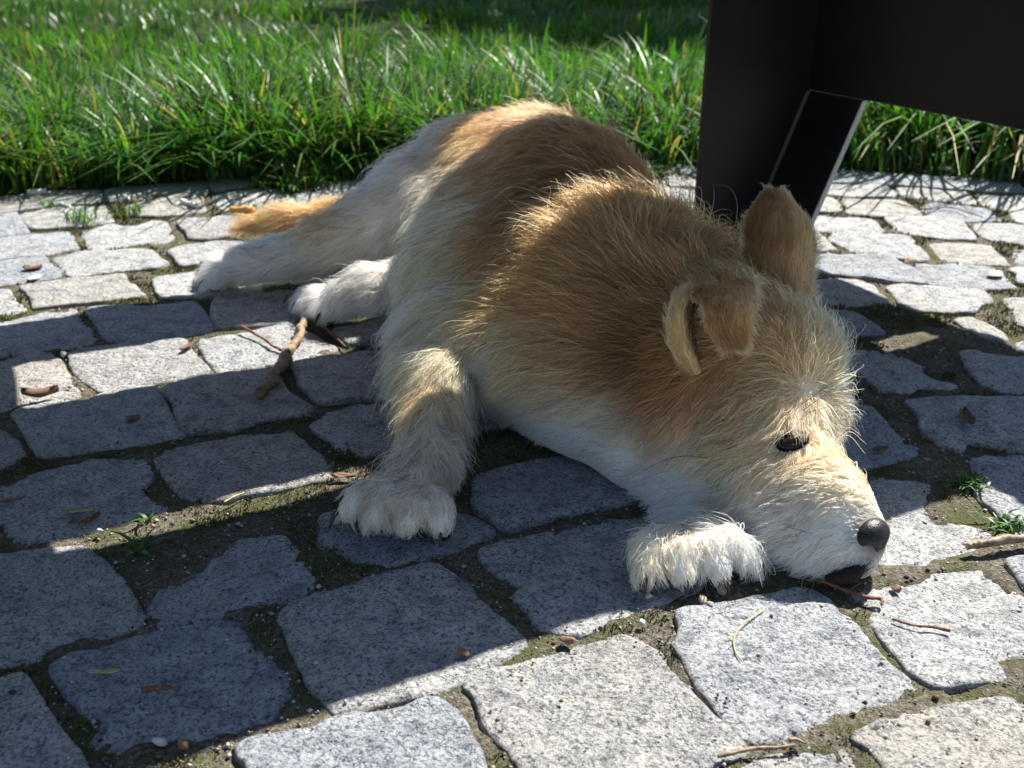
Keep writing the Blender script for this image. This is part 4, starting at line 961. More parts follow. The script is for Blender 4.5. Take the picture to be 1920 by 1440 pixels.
# coat: guide points set where the photograph shows how the hair lies, how long it is and what colour it has
TAN, GOLD, CREAM, WHITE, BROWN, DARK, ORANGE, GREYW = [np.array(c) for c in ((.75, .52, .265), (.88, .665, .37), (.965, .875, .685), (.985, .972, .935), (.57, .355, .155), (.34, .19, .08), (.78, .44, .14), (.975, .945, .89))]
PAWC = np.array([.90, .82, .71])
GUIDES = [  # x, y, flow right, flow down, length mm, lift, colour
    (1010, 215, -.7, -.25, 36, .3, TAN), (960, 230, -.8, .1, 36, .3, TAN), (900, 245, -.8, .3, 38, .25, GOLD), (830, 270, -.7, .6, 36, .25, GREYW), (1120, 260, -.5, -.3, 36, .3, TAN),
    (1200, 320, -.5, -.2, 36, .3, TAN), (1050, 300, -.8, .25, 40, .2, BROWN), (1150, 330, -.7, .0, 40, .25, BROWN), (950, 320, -.8, .7, 45, .2, TAN),
    (860, 360, -.6, .8, 45, .2, CREAM), (870, 420, -.75, .6, 45, .15, CREAM), (1000, 380, -.9, .45, 48, .2, BROWN), (1060, 360, -.85, .3, 44, .2, DARK), (1010, 440, -.9, .4, 48, .2, BROWN), (940, 450, -.9, .45, 48, .15, GOLD),
    (850, 480, -.85, .5, 46, .15, CREAM), (800, 560, -.9, .4, 46, .2, GREYW), (780, 620, -.8, .55, 42, .2, CREAM), (880, 560, -.95, .3, 46, .15, CREAM), (850, 640, -.7, .6, 40, .15, CREAM),
    (760, 350, -.75, .6, 34, .2, GREYW), (700, 400, -.85, .5, 32, .22, GREYW), (640, 440, -.95, .3, 32, .25, WHITE), (560, 475, -1, .25, 28, .25, WHITE), (470, 490, -1, .2, 24, .25, WHITE), (410, 500, -.9, .4, 22, .4, WHITE),
    (700, 470, -.8, .7, 34, .2, GREYW), (740, 500, -.9, .35, 30, .2, GREYW), (680, 520, -.9, .3, 26, .25, GREYW), (620, 545, -.7, .6, 22, .35, WHITE), (640, 580, -.3, .9, 20, .3, WHITE),
    (540, 405, -1, .1, 34, .25, GOLD), (480, 420, -1, .25, 34, .2, GOLD), (620, 410, -1, .2, 34, .25, GOLD),
    # ruff and neck
    (1180, 400, -.05, -1, 50, .75, GOLD), (1100, 430, -.5, -.8, 52, .65, GOLD), (1270, 420, .35, -.95, 46, .7, GOLD), (1310, 470, .6, -.6, 40, .6, TAN), (1040, 480, -.8, -.45, 55, .5, GOLD), (980, 560, -.95, .05, 55, .4, GOLD),
    (1180, 480, -.25, -.95, 50, .4, TAN), (1090, 520, -.75, -.5, 52, .3, TAN), (1250, 520, -.2, -.95, 42, .3, TAN), (1330, 540, -.2, -.9, 30, .3, TAN), (1060, 600, -.95, -.1, 54, .25, TAN), (1150, 590, -.85, -.45, 46, .2, TAN),
    (1000, 660, -.98, .15, 54, .3, CREAM), (940, 680, -.95, .35, 52, .35, WHITE), (960, 750, -.85, .5, 48, .3, WHITE), (1080, 700, -.95, .1, 48, .2, GOLD), (1170, 680, -.95, -.1, 38, .15, BROWN), (1200, 620, -.9, -.35, 34, .15, DARK),
    (1060, 780, -.95, .25, 46, .2, WHITE), (1030, 840, -.85, .5, 42, .25, WHITE), (1140, 860, -.95, .25, 42, .15, WHITE), (1160, 770, -.97, .05, 40, .15, CREAM), (1160, 810, -.97, .1, 40, .15, WHITE), (1200, 720, -.9, .2, 30, .15, BROWN), (1235, 690, -.8, .2, 24, .2, DARK), (1250, 600, -.8, -.4, 26, .2, BROWN), (1120, 910, -.9, .35, 36, .2, WHITE), (1230, 920, -.95, .2, 34, .15, WHITE),
    # head
    (1270, 745, -.4, .9, 20, .25, ORANGE), (1250, 720, -.5, .8, 20, .25, ORANGE), (1290, 765, -.4, .9, 20, .25, ORANGE), (1300, 785, -.7, .6, 24, .2, CREAM), (1230, 810, -.95, .15, 34, .15, WHITE), (1290, 860, -.97, .15, 32, .15, WHITE), (1360, 900, -.95, .25, 28, .15, WHITE), (1370, 820, -.85, .5, 26, .2, CREAM),
    (1350, 740, -.8, .55, 22, .2, TAN), (1400, 700, -.5, .6, 18, .25, TAN), (1430, 760, -.8, .6, 24, .25, GOLD), (1440, 640, -.45, -.85, 20, .3, GOLD), (1480, 600, -.3, -.9, 24, .35, GOLD), (1500, 660, .3, -.7, 26, .5, GOLD), (1540, 640, .6, -.6, 30, .6, CREAM),
    (1400, 560, -.4, -.9, 18, .3, GOLD), (1450, 690, -.5, -.5, 18, .4, TAN), (1490, 720, -.1, -.7, 20, .4, GOLD), (1560, 700, .8, -.35, 32, .6, CREAM), (1580, 750, .9, .0, 34, .6, WHITE), (1545, 765, .6, .2, 26, .5, WHITE), (1500, 770, -.35, .85, 28, .4, GREYW), (1478, 795, -.3, .95, 24, .35, CREAM), (1505, 795, -.1, 1, 22, .4, CREAM), (1465, 790, -.6, .75, 24, .3, CREAM), (1550, 810, .6, .5, 13, .35, CREAM), (1550, 840, .5, .4, 9, .25, GOLD), (1535, 860, -.2, .3, 8, .2, GOLD),
    (1420, 820, -.8, .55, 22, .2, TAN), (1390, 770, -.8, .55, 22, .2, TAN), (1440, 870, -.85, .4, 18, .15, GOLD), (1490, 870, -.7, .5, 12, .15, TAN), (1400, 880, -.9, .35, 24, .15, CREAM), (1440, 910, -.9, .4, 24, .3, WHITE), (1480, 905, -.85, .3, 20, .3, WHITE), (1520, 850, -.3, .6, 10, .2, GOLD),
    (1560, 890, -.45, -.75, 13, .3, GOLD), (1590, 930, -.5, -.8, 11, .3, GOLD), (1620, 970, -.5, -.75, 6, .2, CREAM), (1545, 905, -.7, -.3, 18, .4, WHITE), (1530, 920, -.75, -.1, 20, .4, WHITE), (1575, 950, -.7, -.2, 14, .35, WHITE), (1500, 930, -.9, .3, 28, .4, WHITE), (1550, 960, -.85, .3, 22, .4, WHITE), (1590, 985, -.85, .3, 11, .2, WHITE), (1570, 1010, -.85, .55, 18, .3, WHITE), (1600, 1035, -.6, .8, 10, .25, WHITE),
    (1450, 960, -.9, .45, 30, .3, WHITE), (1500, 1000, -.8, .6, 32, .38, WHITE), (1450, 1020, -.7, .75, 32, .38, WHITE), (1520, 1050, -.65, .75, 26, .35, WHITE), (1560, 1045, -.7, .75, 18, .3, WHITE), (1400, 970, -.9, .45, 28, .2, WHITE),
    # fore legs
    (830, 690, -.5, .9, 32, .2, CREAM), (790, 745, -.3, .95, 24, .2, GOLD), (850, 760, .25, 1, 26, .25, PAWC), (800, 790, -.2, 1, 30, .25, PAWC), (810, 840, -.25, 1, 26, .28, PAWC), (860, 840, .35, 1, 26, .28, PAWC), (760, 900, -.45, .95, 24, .3, PAWC), (820, 910, .05, 1, 22, .3, PAWC), (700, 940, -.6, .8, 20, .35, PAWC), (690, 970, -.3, 1, 10, .25, PAWC), (730, 970, -.15, 1, 8, .25, PAWC), (765, 975, -.05, 1, 8, .25, PAWC), (800, 970, .1, 1, 9, .25, PAWC), (825, 955, .3, .95, 16, .35, PAWC), (740, 998, -.1, 1, 7, .15, CREAM), (790, 995, .1, 1, 7, .15, CREAM),
    (1270, 990, -.3, .9, 24, .4, CREAM), (1220, 1000, -.7, .8, 24, .4, GREYW), (1230, 1050, -.4, 1, 20, .35, CREAM), (1290, 1030, .05, 1, 12, .3, WHITE), (1340, 1025, .4, .9, 16, .3, WHITE), (1250, 1065, -.2, 1, 8, .2, CREAM), (1290, 1065, 0, 1, 8, .2, CREAM), (1325, 1060, .2, 1, 8, .2, WHITE), (1355, 1050, .3, 1, 13, .3, WHITE),
]
RIGHT3, UP3 = np.array([1., 0, 0]), np.array([0, SP, CP])
GPT, GDIR, GLEN, GLIFT, GCOL = [], [], [], [], []
for x, y, fx, fy, ln, lf, c in GUIDES:
    p_, n_ = seat(x, y); d_ = RIGHT3 * fx - UP3 * fy
    GPT.append(p_); GDIR.append(d_ / np.linalg.norm(d_)); GLEN.append(ln / 1000); GLIFT.append(lf); GCOL.append(c)
# the far side and the underside, which the picture does not show
for p_, d_, ln, lf, c in (((.19, 1.10, .10), (-.1, 1, -.3), .042, .2, TAN), ((.17, 1.3, .08), (-.2, 1, -.3), .04, .2, GOLD), ((.12, 1.52, .1), (-.3, .8, -.5), .04, .2, TAN), ((.27, .9, .07), (.1, .9, -.3), .03, .2, CREAM), ((.27, .80, .05), (.1, .9, -.3), .02, .2, WHITE), ((.0, 1.0, .0), (-.5, .2, 0), .02, .1, WHITE), ((.27, .70, .03), (.3, .7, -.4), .018, .2, WHITE), ((-.02, 1.52, .08), (-.6, .5, -.5), .04, .2, CREAM)):
    GPT.append(np.array(p_)); GDIR.append(np.array(d_) / np.linalg.norm(d_)); GLEN.append(ln); GLIFT.append(lf); GCOL.append(c)
GPT, GDIR, GLEN, GLIFT, GCOL = map(np.array, (GPT, GDIR, GLEN, GLIFT, GCOL))
def coat(P_, sig=.020):
    """blend the guides at points P_: flow, length, lift, colour"""
    out = [np.zeros((len(P_), 3)), np.zeros(len(P_)), np.zeros(len(P_)), np.zeros((len(P_), 3))]
    for s in range(0, len(P_), 20000):
        q_ = P_[s:s + 20000]
        d2 = ((q_[:, None, :] - GPT[None]) ** 2).sum(2)
        dm = d2.min(1, keepdims=True)
        wg = np.exp(-(d2 - dm) / (2 * (sig ** 2 + .12 * dm)))
        wg /= wg.sum(1, keepdims=True)
        for o_, g_ in zip(out, (GDIR, GLEN, GLIFT, GCOL)): o_[s:s + 20000] = wg @ g_
    return out
cs = coat(BV)[3] * .85
NOSE_P = at(1631, 1005, .647); LIP = np.array([at(1546, 1086, .634), at(1574, 1084, .630), at(1600, 1075, .630), at(1618, 1060, .636)])
dk = np.exp(-np.minimum(np.linalg.norm(BV - NOSE_P, axis=1) / .019, np.linalg.norm(BV[:, None] - LIP[None], axis=2).min(1) / .011) ** 4)[:, None]
cs = cs * (1 - dk) + np.array([.10, .082, .078]) * dk                       # dark skin round the nose and the lip
me = mesh_np('body', BV - DL, BF)
ca = me.attributes.new('coat', 'FLOAT_COLOR', 'POINT'); ca.data.foreach_set('color', np.c_[cs, np.ones(len(cs))].astype(np.float32).ravel())
body = link('body', me, M_SKIN, dog)

EYE_P, EYE_N = seat(1487, 826); NOSE_P = at(1631, 1005, .647); LIP = np.array([at(1546, 1086, .634), at(1574, 1084, .630), at(1600, 1075, .630), at(1618, 1060, .636)])
M = Mat('hair')
hc = M.attr('hair_color', 'Color')
hb = M.n('ShaderNodeBsdfHairPrincipled', _parametrization='COLOR', _model='CHIANG')
M.l(hc, hb.inputs['Color'])
for k_, v_ in (('Roughness', .36), ('Radial Roughness', .55), ('Coat', 0.), ('IOR', 1.5), ('Random Roughness', .2)):
    if k_ in hb.inputs: hb.inputs[k_].default_value = v_
df = M.n('ShaderNodeBsdfDiffuse', Roughness=.3); M.l(hc, df.inputs['Color'])
tl = M.n('ShaderNodeBsdfTranslucent'); M.l(hc, tl.inputs['Color'])
m1 = M.n('ShaderNodeMixShader', Fac=.5); M.l(df.outputs[0], m1.inputs[1]); M.l(tl.outputs[0], m1.inputs[2])
m2 = M.n('ShaderNodeMixShader', Fac=.74); M.l(hb.outputs[0], m2.inputs[1]); M.l(m1.outputs[0], m2.inputs[2])
M_HAIR = M.done(m2)

def grow(name, roots, nrm, flow, length, lift, col, parent, npt=7, rad=.00026, clump=.86, cell=.0135, frizz=.17, gravity=.25, root_dark=.8):
    """hair strands as curves; all arrays are per root"""
    n = len(roots)
    t = flow - nrm * (flow * nrm).sum(1)[:, None]; t /= np.linalg.norm(t, axis=1)[:, None] + 1e-9
    side = np.cross(nrm, t)
    ang = noise(roots, 48, 61) * .55 + noise(roots, 110, 66) * .38 + RNG.normal(0, .12, n)                 # locks part and cross
    t = t * np.cos(ang)[:, None] + side * np.sin(ang)[:, None]
    L = length * np.exp(RNG.normal(0, .24, n)) * (1 + .30 * noise(roots, 60, 62))
    s = np.linspace(0, 1, npt)
    lf = np.clip(lift * (1 + .7 * noise(roots, 75, 63)) + .05, .03, 1.2)
    a = s[None, :] - .0 * lf[:, None]
    up = lf[:, None] * (s - .42 * s ** 2)[None, :] * .95 + .05 * s[None, :]
    P_ = roots[:, None, :] + (t[:, None, :] * (a * np.sqrt(np.maximum(.05, 1 - .45 * lf[:, None] ** 2)))[:, :, None] + nrm[:, None, :] * up[:, :, None]) * L[:, None, None]
    P_[:, :, 2] -= (gravity * L[:, None] * (s ** 2)[None, :] * .5)
    # clumping: strands of one cell lean together towards their middle strand
    for cz, str_ in ((cell, clump), (cell * 2.6, clump * .45)):
        key = np.floor((roots + RNG.normal(0, cz * .12, roots.shape)) / cz).astype(np.int64)
        key = key[:, 0] * 73856093 ^ key[:, 1] * 19349663 ^ key[:, 2] * 83492791
        _, inv = np.unique(key, return_inverse=True); m = inv.max() + 1
        cnt = np.bincount(inv, minlength=m)[:, None]
        for j in range(1, npt):
            mean = np.stack([np.bincount(inv, P_[:, j, k], m) for k in range(3)], 1) / cnt
            mv = (mean[inv] - P_[:, j]) * (str_ * s[j] ** 1.2); ml = np.linalg.norm(mv, axis=1) + 1e-9
            P_[:, j] += mv * np.minimum(1, .45 * L * s[j] / ml)[:, None]
    ph = RNG.random((n, 3)) * 6.283; fr = RNG.uniform(3, 8, (n, 1))
    wig = np.stack([np.sin(fr * s[None] + ph[:, k:k + 1]) - np.sin(ph[:, k:k + 1]) for k in range(3)], 2)
    P_ += wig * (L[:, None] * s[None, :] * frizz * .28)[:, :, None] * RNG.uniform(.3, 1.6, (n, 1, 1))
    P_[:, :, 2] = np.maximum(P_[:, :, 2], .0012 + .002 * RNG.random((n, 1)))
    hcv = bpy.data.hair_curves.new(name)
    hcv.add_curves([npt] * n)
    hcv.attributes['position'].data.foreach_set('vector', (P_ - DL).astype(np.float32).ravel())
    ra = hcv.attributes.get('radius') or hcv.attributes.new('radius', 'FLOAT', 'POINT')
    ra.data.foreach_set('value', (rad * np.exp(RNG.normal(0, .2, (n, 1))) * np.interp(s, [0, .5, 1], [1, .9, .22])[None, :]).astype(np.float32).ravel())
    lock = noise(roots + noise(roots, 30, 67)[:, None] * .01, 95, 65)
    cc = col * np.exp(RNG.normal(0, .20, (n, 1)) + (.2 * noise(roots, 30, 64) + .48 * lock)[:, None] * np.array([.8, 1., 1.2]) * (1.15 - col[:, :1]))
    cc = np.clip(cc, .01, .985)
    shade = np.interp(s, [0, .55, 1], [root_dark, 1., 1.06])  # roots coloured darker, painting the shade in gaps between locks
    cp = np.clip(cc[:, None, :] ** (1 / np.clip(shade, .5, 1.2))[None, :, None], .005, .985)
    cat = hcv.attributes.new('hair_color', 'FLOAT_COLOR', 'POINT')
    cat.data.foreach_set('color', np.concatenate([cp, np.ones((n, npt, 1))], 2).astype(np.float32).ravel())
    o = link(name, hcv, M_HAIR, parent)
    return o
def scatter(V, F, n, wfun=None):
    """n random points on a quad mesh, with normals"""
    T = np.vstack([F[:, [0, 1, 2]], F[:, [0, 2, 3]]])
    cr = np.cross(V[T[:, 1]] - V[T[:, 0]], V[T[:, 2]] - V[T[:, 0]]); ar = np.linalg.norm(cr, axis=1)
    cen = V[T].mean(1)
    pr = ar * (wfun(cen, cr / (ar[:, None] + 1e-12)) if wfun else 1); pr /= pr.sum()
    k = RNG.choice(len(T), n, p=pr); a, b = RNG.random(n), RNG.random(n); f_ = a + b > 1; a[f_], b[f_] = 1 - a[f_], 1 - b[f_]
    N_ = np_normals(V, F)
    P_ = V[T[k, 0]] * (1 - a - b)[:, None] + V[T[k, 1]] * a[:, None] + V[T[k, 2]] * b[:, None]
    nn = N_[T[k, 0]] * (1 - a - b)[:, None] + N_[T[k, 1]] * a[:, None] + N_[T[k, 2]] * b[:, None]
    return P_, nn / np.linalg.norm(nn, axis=1)[:, None]
def fur_weight(c, n_):
    wgt = np.ones(len(c)) * 1.0
    wgt *= np.where(c[:, 1] < .92, 1.9, 1.0)                               # finer coat on the near parts
    wgt *= np.where((c[:, 2] < .004) & (n_[:, 2] < -.5), .02, 1)
    wgt *= np.where((n_[:, 1] > .35) & (c[:, 1] > .8), .35, 1)             # side turned away
    return wgt
FUR_N = 190000
rp, rn = scatter(BV, BF, FUR_N, fur_weight)
fl, ln, lf, co = coat(rp)
EYE_X = RIGHT3 * .85 + UP3 * .45; EYE_X -= EYE_N * (EYE_X @ EYE_N); EYE_X /= np.linalg.norm(EYE_X); EYE_Y = np.cross(EYE_N, EYE_X)
ev = rp - EYE_P
de = np.sqrt((ev @ EYE_X) ** 2 + (ev @ EYE_Y * 1.7) ** 2 + (ev @ EYE_N) ** 2); dn = np.linalg.norm(rp - NOSE_P, axis=1)
ln = ln * np.where((rp[:, 2] < .10) & (rn[:, 2] < -.12) & (rp[:, 1] < 1.), .62, 1)
under = (rp[:, 2] < .06) & (rp[:, 1] > .72) & (rp[:, 1] < .95) & (rp[:, 0] > 0) & (rp[:, 0] < .22)
ln = ln * np.where(under, .5, 1)
keep = (de > .0105) & (rp[:, 2] > np.where(rn[:, 2] < .2, .011, .003)) & (dn > .0150) & (np.linalg.norm(rp[:, None] - LIP[None], axis=2).min(1) > .0062)
above = (ev @ UP3 > .0025) & (de < .03)
ln = ln * np.where(above, np.interp(de, [.008, .03], [.75, 1]), np.interp(de, [.010, .03], [.35, 1])) * np.interp(dn, [.015, .032], [.3, 1])
co = co * np.interp(de, [.0105, .019], [.18, 1])[:, None] * np.interp(dn, [.015, .022], [.5, 1])[:, None]
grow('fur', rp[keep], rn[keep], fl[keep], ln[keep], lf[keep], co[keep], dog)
# longer guard hairs that stand out of the coat
GUARD_N = 30000
rp, rn = scatter(BV, BF, GUARD_N, fur_weight)
fl, ln, lf, co = coat(rp)
de = np.linalg.norm(rp - EYE_P, axis=1); dn = np.linalg.norm(rp - NOSE_P, axis=1)
keep = (de > .022) & (rp[:, 2] > .03) & (dn > .035) & ~((rp[:, 2] < .085) & (rn[:, 2] < .1) & (rp[:, 1] < .95)) & ~((rp[:, 2] < .085) & (rp[:, 1] > .74) & (rp[:, 1] < .95) & (rp[:, 0] > 0) & (rp[:, 0] < .2))
ln = ln * np.where((rp[:, 2] < .11) & (rn[:, 2] < .4) & (rp[:, 1] > .70) & (rp[:, 1] < 1.) & (rp[:, 0] > -.03) & (rp[:, 0] < .17), .25, 1)
tipc = np.clip(co * np.where(RNG.random((len(co), 1)) < .25, .5, 1.1), .01, .985)
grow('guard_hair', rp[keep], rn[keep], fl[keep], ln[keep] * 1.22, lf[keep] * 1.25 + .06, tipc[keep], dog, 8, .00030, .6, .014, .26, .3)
# ears: a sheet bent through control points, with thickness
def sheet(ctrl, nu=26, nv=22):
    """rows of control points -> fine grid (Catmull-Rom both ways)"""
    rows = [smooth_path(r_, 6) for r_ in ctrl]
    rows = [np.stack([np.interp(np.linspace(0, len(r_) - 1, nu), np.arange(len(r_)), r_[:, k]) for k in range(3)], 1) for r_ in rows]
    cols = [smooth_path([r_[i] for r_ in rows], 6) for i in range(nu)]
    return np.stack([np.stack([np.interp(np.linspace(0, len(c_) - 1, nv), np.arange(len(c_)), c_[:, k]) for k in range(3)], 1) for c_ in cols], 1)  # nv, nu, 3
def ear(ctrl, label, out_len, thick, facing, col_out, col_in, col_rim, rim_len=.016, dens=9000, col_deep=None, col_out2=None):
    G = sheet(ctrl); nv, nu = G.shape[:2]
    du = np.gradient(G, axis=1); dv = np.gradient(G, axis=0); N_ = np.cross(du, dv); N_ /= np.linalg.norm(N_, axis=2)[:, :, None] + 1e-12
    if (N_[nv // 2, nu // 2] @ facing) < 0: N_ = -N_
    a, b = G + N_ * thick / 2, G - N_ * thick / 2
    V = np.vstack([a.reshape(-1, 3), b.reshape(-1, 3)]); m = nu * nv; F = []
    i = (np.arange(nv - 1)[:, None] * nu + np.arange(nu - 1)[None]).ravel()
    q1 = np.c_[i, i + 1, i + nu + 1, i + nu]
    f0 = np.cross(V[q1[:, 1]] - V[q1[:, 0]], V[q1[:, 2]] - V[q1[:, 0]])[len(q1) // 2]
    if f0 @ N_.reshape(-1, 3)[q1[len(q1) // 2, 0]] < 0: q1 = q1[:, ::-1]
    q2 = q1[:, ::-1] + m
    rim = np.r_[np.arange(nu), np.arange(1, nv) * nu + nu - 1, (nv - 1) * nu + np.arange(nu - 2, -1, -1), np.arange(nv - 2, 0, -1) * nu]
    r2 = np.roll(rim, -1); q3 = np.c_[rim, rim + m, r2 + m, r2]
    F = np.vstack([q1, q2, q3])
    me = mesh_np('ear', V - DL, F); col = np.vstack([np.tile(col_out * .8, (m, 1)), np.tile(col_in * .8, (m, 1))])
    ca = me.attributes.new('coat', 'FLOAT_COLOR', 'POINT'); ca.data.foreach_set('color', np.c_[col, np.ones(len(col))].astype(np.float32).ravel())
    o = link('ear', me, M_SKIN, dog); o['label'] = label
    # hair: flows from the base to the tip on both faces, longer on the rim
    dvn = dv / (np.linalg.norm(dv, axis=2)[:, :, None] + 1e-12); dun = du / (np.linalg.norm(du, axis=2)[:, :, None] + 1e-12)
    uu, vv = RNG.random(dens) * (nu - 1.001), RNG.random(dens) * (nv - 1.001); ui, vi = uu.astype(int), vv.astype(int); fu, fv = (uu - ui)[:, None], (vv - vi)[:, None]
    def smp(A): return (A[vi, ui] * (1 - fu) + A[vi, ui + 1] * fu) * (1 - fv) + (A[vi + 1, ui] * (1 - fu) + A[vi + 1, ui + 1] * fu) * fv
    sgn = np.where(RNG.random(dens) < .5, 1., -1.)[:, None]
    base = smp(G); nn = smp(N_) * sgn; fl_ = smp(dvn)
    u01 = uu / (nu - 1); v01 = vv / (nv - 1)
    edge = np.minimum(np.minimum(u01, 1 - u01), 1 - v01)
    outw = smp(dun) * np.where(u01 > .5, 1, -1)[:, None]
    k_ = np.clip(1 - edge / .10, 0, 1)[:, None]
    fl_ = fl_ + outw * k_ * 1.2
    ln_ = out_len * (1 + (rim_len / out_len - 1) * k_[:, 0])
    cin = col_in if col_deep is None else col_in + (col_deep - col_in) * np.clip((u01 - .16) / .14, 0, 1)[:, None]  # hair inside the cup darkened in colour to paint the hollow's shade
    cout = col_out if col_out2 is None else col_out + (col_out2 - col_out) * np.clip((u01 - .25) / .6, 0, 1)[:, None]  # own brown-to-gold run across the ear also paints an inner shadow
    cc_ = np.where(sgn > 0, cout, cin) * (1 - k_) + col_rim * k_
    grow('ear_fur', base + nn * thick * .5, nn, fl_, ln_, np.full(dens, .22), cc_, o, 6, .00014, .35, .006, .10, .1)
    return o
def row(*p): return [at(*q_) for q_ in p]
ear([row((1290, 706, .778), (1314, 697, .770), (1330, 668, .822), (1370, 640, .828), (1408, 612, .808)),
     row((1256, 645, .778), (1289, 645, .764), (1312, 618, .825), (1362, 600, .830), (1418, 574, .806)),
     row((1253, 588, .778), (1280, 590, .764), (1302, 576, .808), (1352, 560, .814), (1416, 546, .800)),
     row((1278, 548, .778), (1296, 546, .768), (1322, 538, .774), (1358, 532, .778), (1412, 526, .787)),
     row((1316, 562, .752), (1324, 568, .746), (1338, 574, .741), (1364, 576, .741), (1416, 564, .758)),
     row((1330, 602, .738), (1338, 615, .735), (1352, 625, .734), (1376, 630, .736), (1410, 612, .748)),
     row((1350, 636, .736), (1357, 645, .735), (1367, 652, .735), (1382, 652, .737), (1399, 640, .743))],
    'half-pricked ear with its tip folded over, pale rim', .009, .0035, np.array([-.2, -.8, .4]), BROWN, GOLD * .9, CREAM * .92, .010, 15000, DARK * .5)
ear([row((1375, 548, .870), (1415, 575, .850), (1470, 590, .838), (1525, 585, .858)),
     row((1394, 480, .885), (1424, 490, .864), (1480, 505, .850), (1522, 520, .876)),
     row((1402, 425, .898), (1430, 418, .878), (1484, 432, .866), (1528, 462, .888)),
     row((1415, 396, .908), (1438, 382, .894), (1480, 394, .884), (1514, 426, .900)),
     row((1438, 366, .916), (1448, 359, .911), (1464, 364, .907), (1482, 380, .910))],
    'upright ear with a rounded tip, brown and furry', .012, .0035, np.array([-.1, -.9, .3]), ORANGE * .25 + DARK * .75, BROWN, CREAM, .015, 17000, None, GOLD * .9)

def ball(c, axes, radii, nu=24, nv=16, fn=None):
    """ellipsoid with axes (3 vectors); fn(unit) may scale the radius"""
    V = []; F = []
    for i in range(nv + 1):
        ph = math.pi * i / nv
        for j in range(nu):
            th = 2 * math.pi * j / nu
            u_ = np.array([math.sin(ph) * math.cos(th), math.sin(ph) * math.sin(th), math.cos(ph)])
            V.append(np.asarray(c) + (u_ * radii * (fn(u_) if fn else 1)) @ np.asarray(axes))
    for i in range(nv):
        for j in range(nu): F.append([i * nu + j, (i + 1) * nu + j, (i + 1) * nu + (j + 1) % nu, i * nu + (j + 1) % nu])
    return np.array(V), F
# eye: dark ball under a dark lid rim
en = EYE_N / np.linalg.norm(EYE_N)
ex = RIGHT3 * .85 - UP3 * -.45; ex -= en * (ex @ en); ex /= np.linalg.norm(ex); ey = np.cross(en, ex)
V, F = ball(EYE_P - en * .0052, (ex, ey, en), np.array([.0130, .0064, .0080]))
M = Mat('eye'); p_ = M.pos()
M_EYE = M.done(M.bsdf(M.ramp(M.noise(p_, 150, 2), [(.3, (.008, .005, .003)), (.7, (.03, .014, .006))]), .2, .3))
eye = link('eye', mesh_np('eye', V - DL, F), M_EYE, dog)
th = np.linspace(0, 2 * math.pi, 25)[:-1]
rimp = np.array([EYE_P - en * .0006 + ex * math.cos(a) * .0130 + ey * math.sin(a) * .0066 for a in np.r_[th, th[:1], th[1:2]]])
V, F = tube(rimp, .0019, 8, False)
M_LID = mat_simple('dark_skin', [(.3, (.012, .009, .008)), (.7, (.03, .022, .02))], 400, .75, .25, .4, .0006)
M = Mat('lid_skin'); M_RIM = M.done(M.bsdf((.012, .009, .008), 1., .03))
link('eyelid', mesh_np('eyelid', np.array(V) - DL, F), M_RIM, eye)
# nose leather with nostrils
mz = at(1605, 992, .657) - at(1475, 885, .715); mz /= np.linalg.norm(mz)
nside = np.cross(mz, [0, 0, 1]); nside /= np.linalg.norm(nside); nup = np.cross(nside, mz)
def nose_fn(u_):
    s_ = 1.
    for sx in (-1, 1):
        d_ = np.array([sx * .62, -.18, .72]); d_ /= np.linalg.norm(d_)
        s_ -= .46 * math.exp(-((1 - u_ @ d_) / .045))
        d_ = np.array([sx * .85, -.45, .35]); d_ /= np.linalg.norm(d_)
        s_ -= .16 * math.exp(-((1 - u_ @ d_) / .05))
    s_ -= .10 * math.exp(-(u_[0] / .07) ** 2) * (u_[2] > .2) * (u_[1] < .35)
    return s_
V, F = ball(NOSE_P, (nside, nup, mz), np.array([.0168, .0142, .0128]), 48, 32, nose_fn)
M = Mat('nose_leather'); p_ = M.pos()
v_ = M.n('ShaderNodeTexVoronoi', Scale=900.); M.l(p_, v_.inputs['Vector'])
M_NOSE = M.done(M.bsdf(M.ramp(M.noise(p_, 120, 3), [(.35, (.006, .005, .006)), (.7, (.018, .014, .015))]), .40, .4, M.bump(v_.outputs['Distance'], .35, .0006)))
link('nose', mesh_np('nose', V - DL, F), M_NOSE, dog)
# dark lower lip resting on the stones
lp = smooth_path(LIP, 5)
lp[:, 2] = np.maximum(lp[:, 2], .0065)
V, F = tube(lp, np.interp(np.arange(len(lp)), [0, 4, 10, len(lp) - 1], [.003, .0058, .0062, .0035]), 12)
link('lip', mesh_np('lip', np.array(V) - DL, F), M_LID, dog)
# claws and toe pads at the paws
M_CLAW = mat_simple('claw', [(.3, (.03, .025, .02)), (.7, (.10, .08, .06))], 200, .4, .4, .2, .0005)
for (cx, cy, hd) in ((764, 925, -106), (1284, 1008, -80), (443, 503, 195), (630, 558, 215)):
    c = on(cx, cy, .016)
    for q_ in range(4):
        s_ = q_ - 1.5; a = R(hd) + s_ * .22
        sx = np.array([-math.sin(R(hd)), math.cos(R(hd)), 0]) * s_ * .0185; fw = np.array([math.cos(a), math.sin(a), 0])
        p0 = c + sx * 1.06 + fw * .041
        V, F = tube(smooth_path([p0, p0 + fw * .008 + [0, 0, -.002], p0 + fw * .014 + [0, 0, -.011]], 3), np.linspace(.0030, .0009, 7), 7)
        link('claw', mesh_np('claw', np.array(V) - DL, F), M_CLAW, dog)
        V, F = ball(c + sx * 1.06 + fw * .031 + [0, 0, -.0125], np.eye(3), np.array([.009, .009, .0065]), 12, 8)
        link('toe_pad', mesh_np('toe_pad', V - DL, F), M_LID, dog)
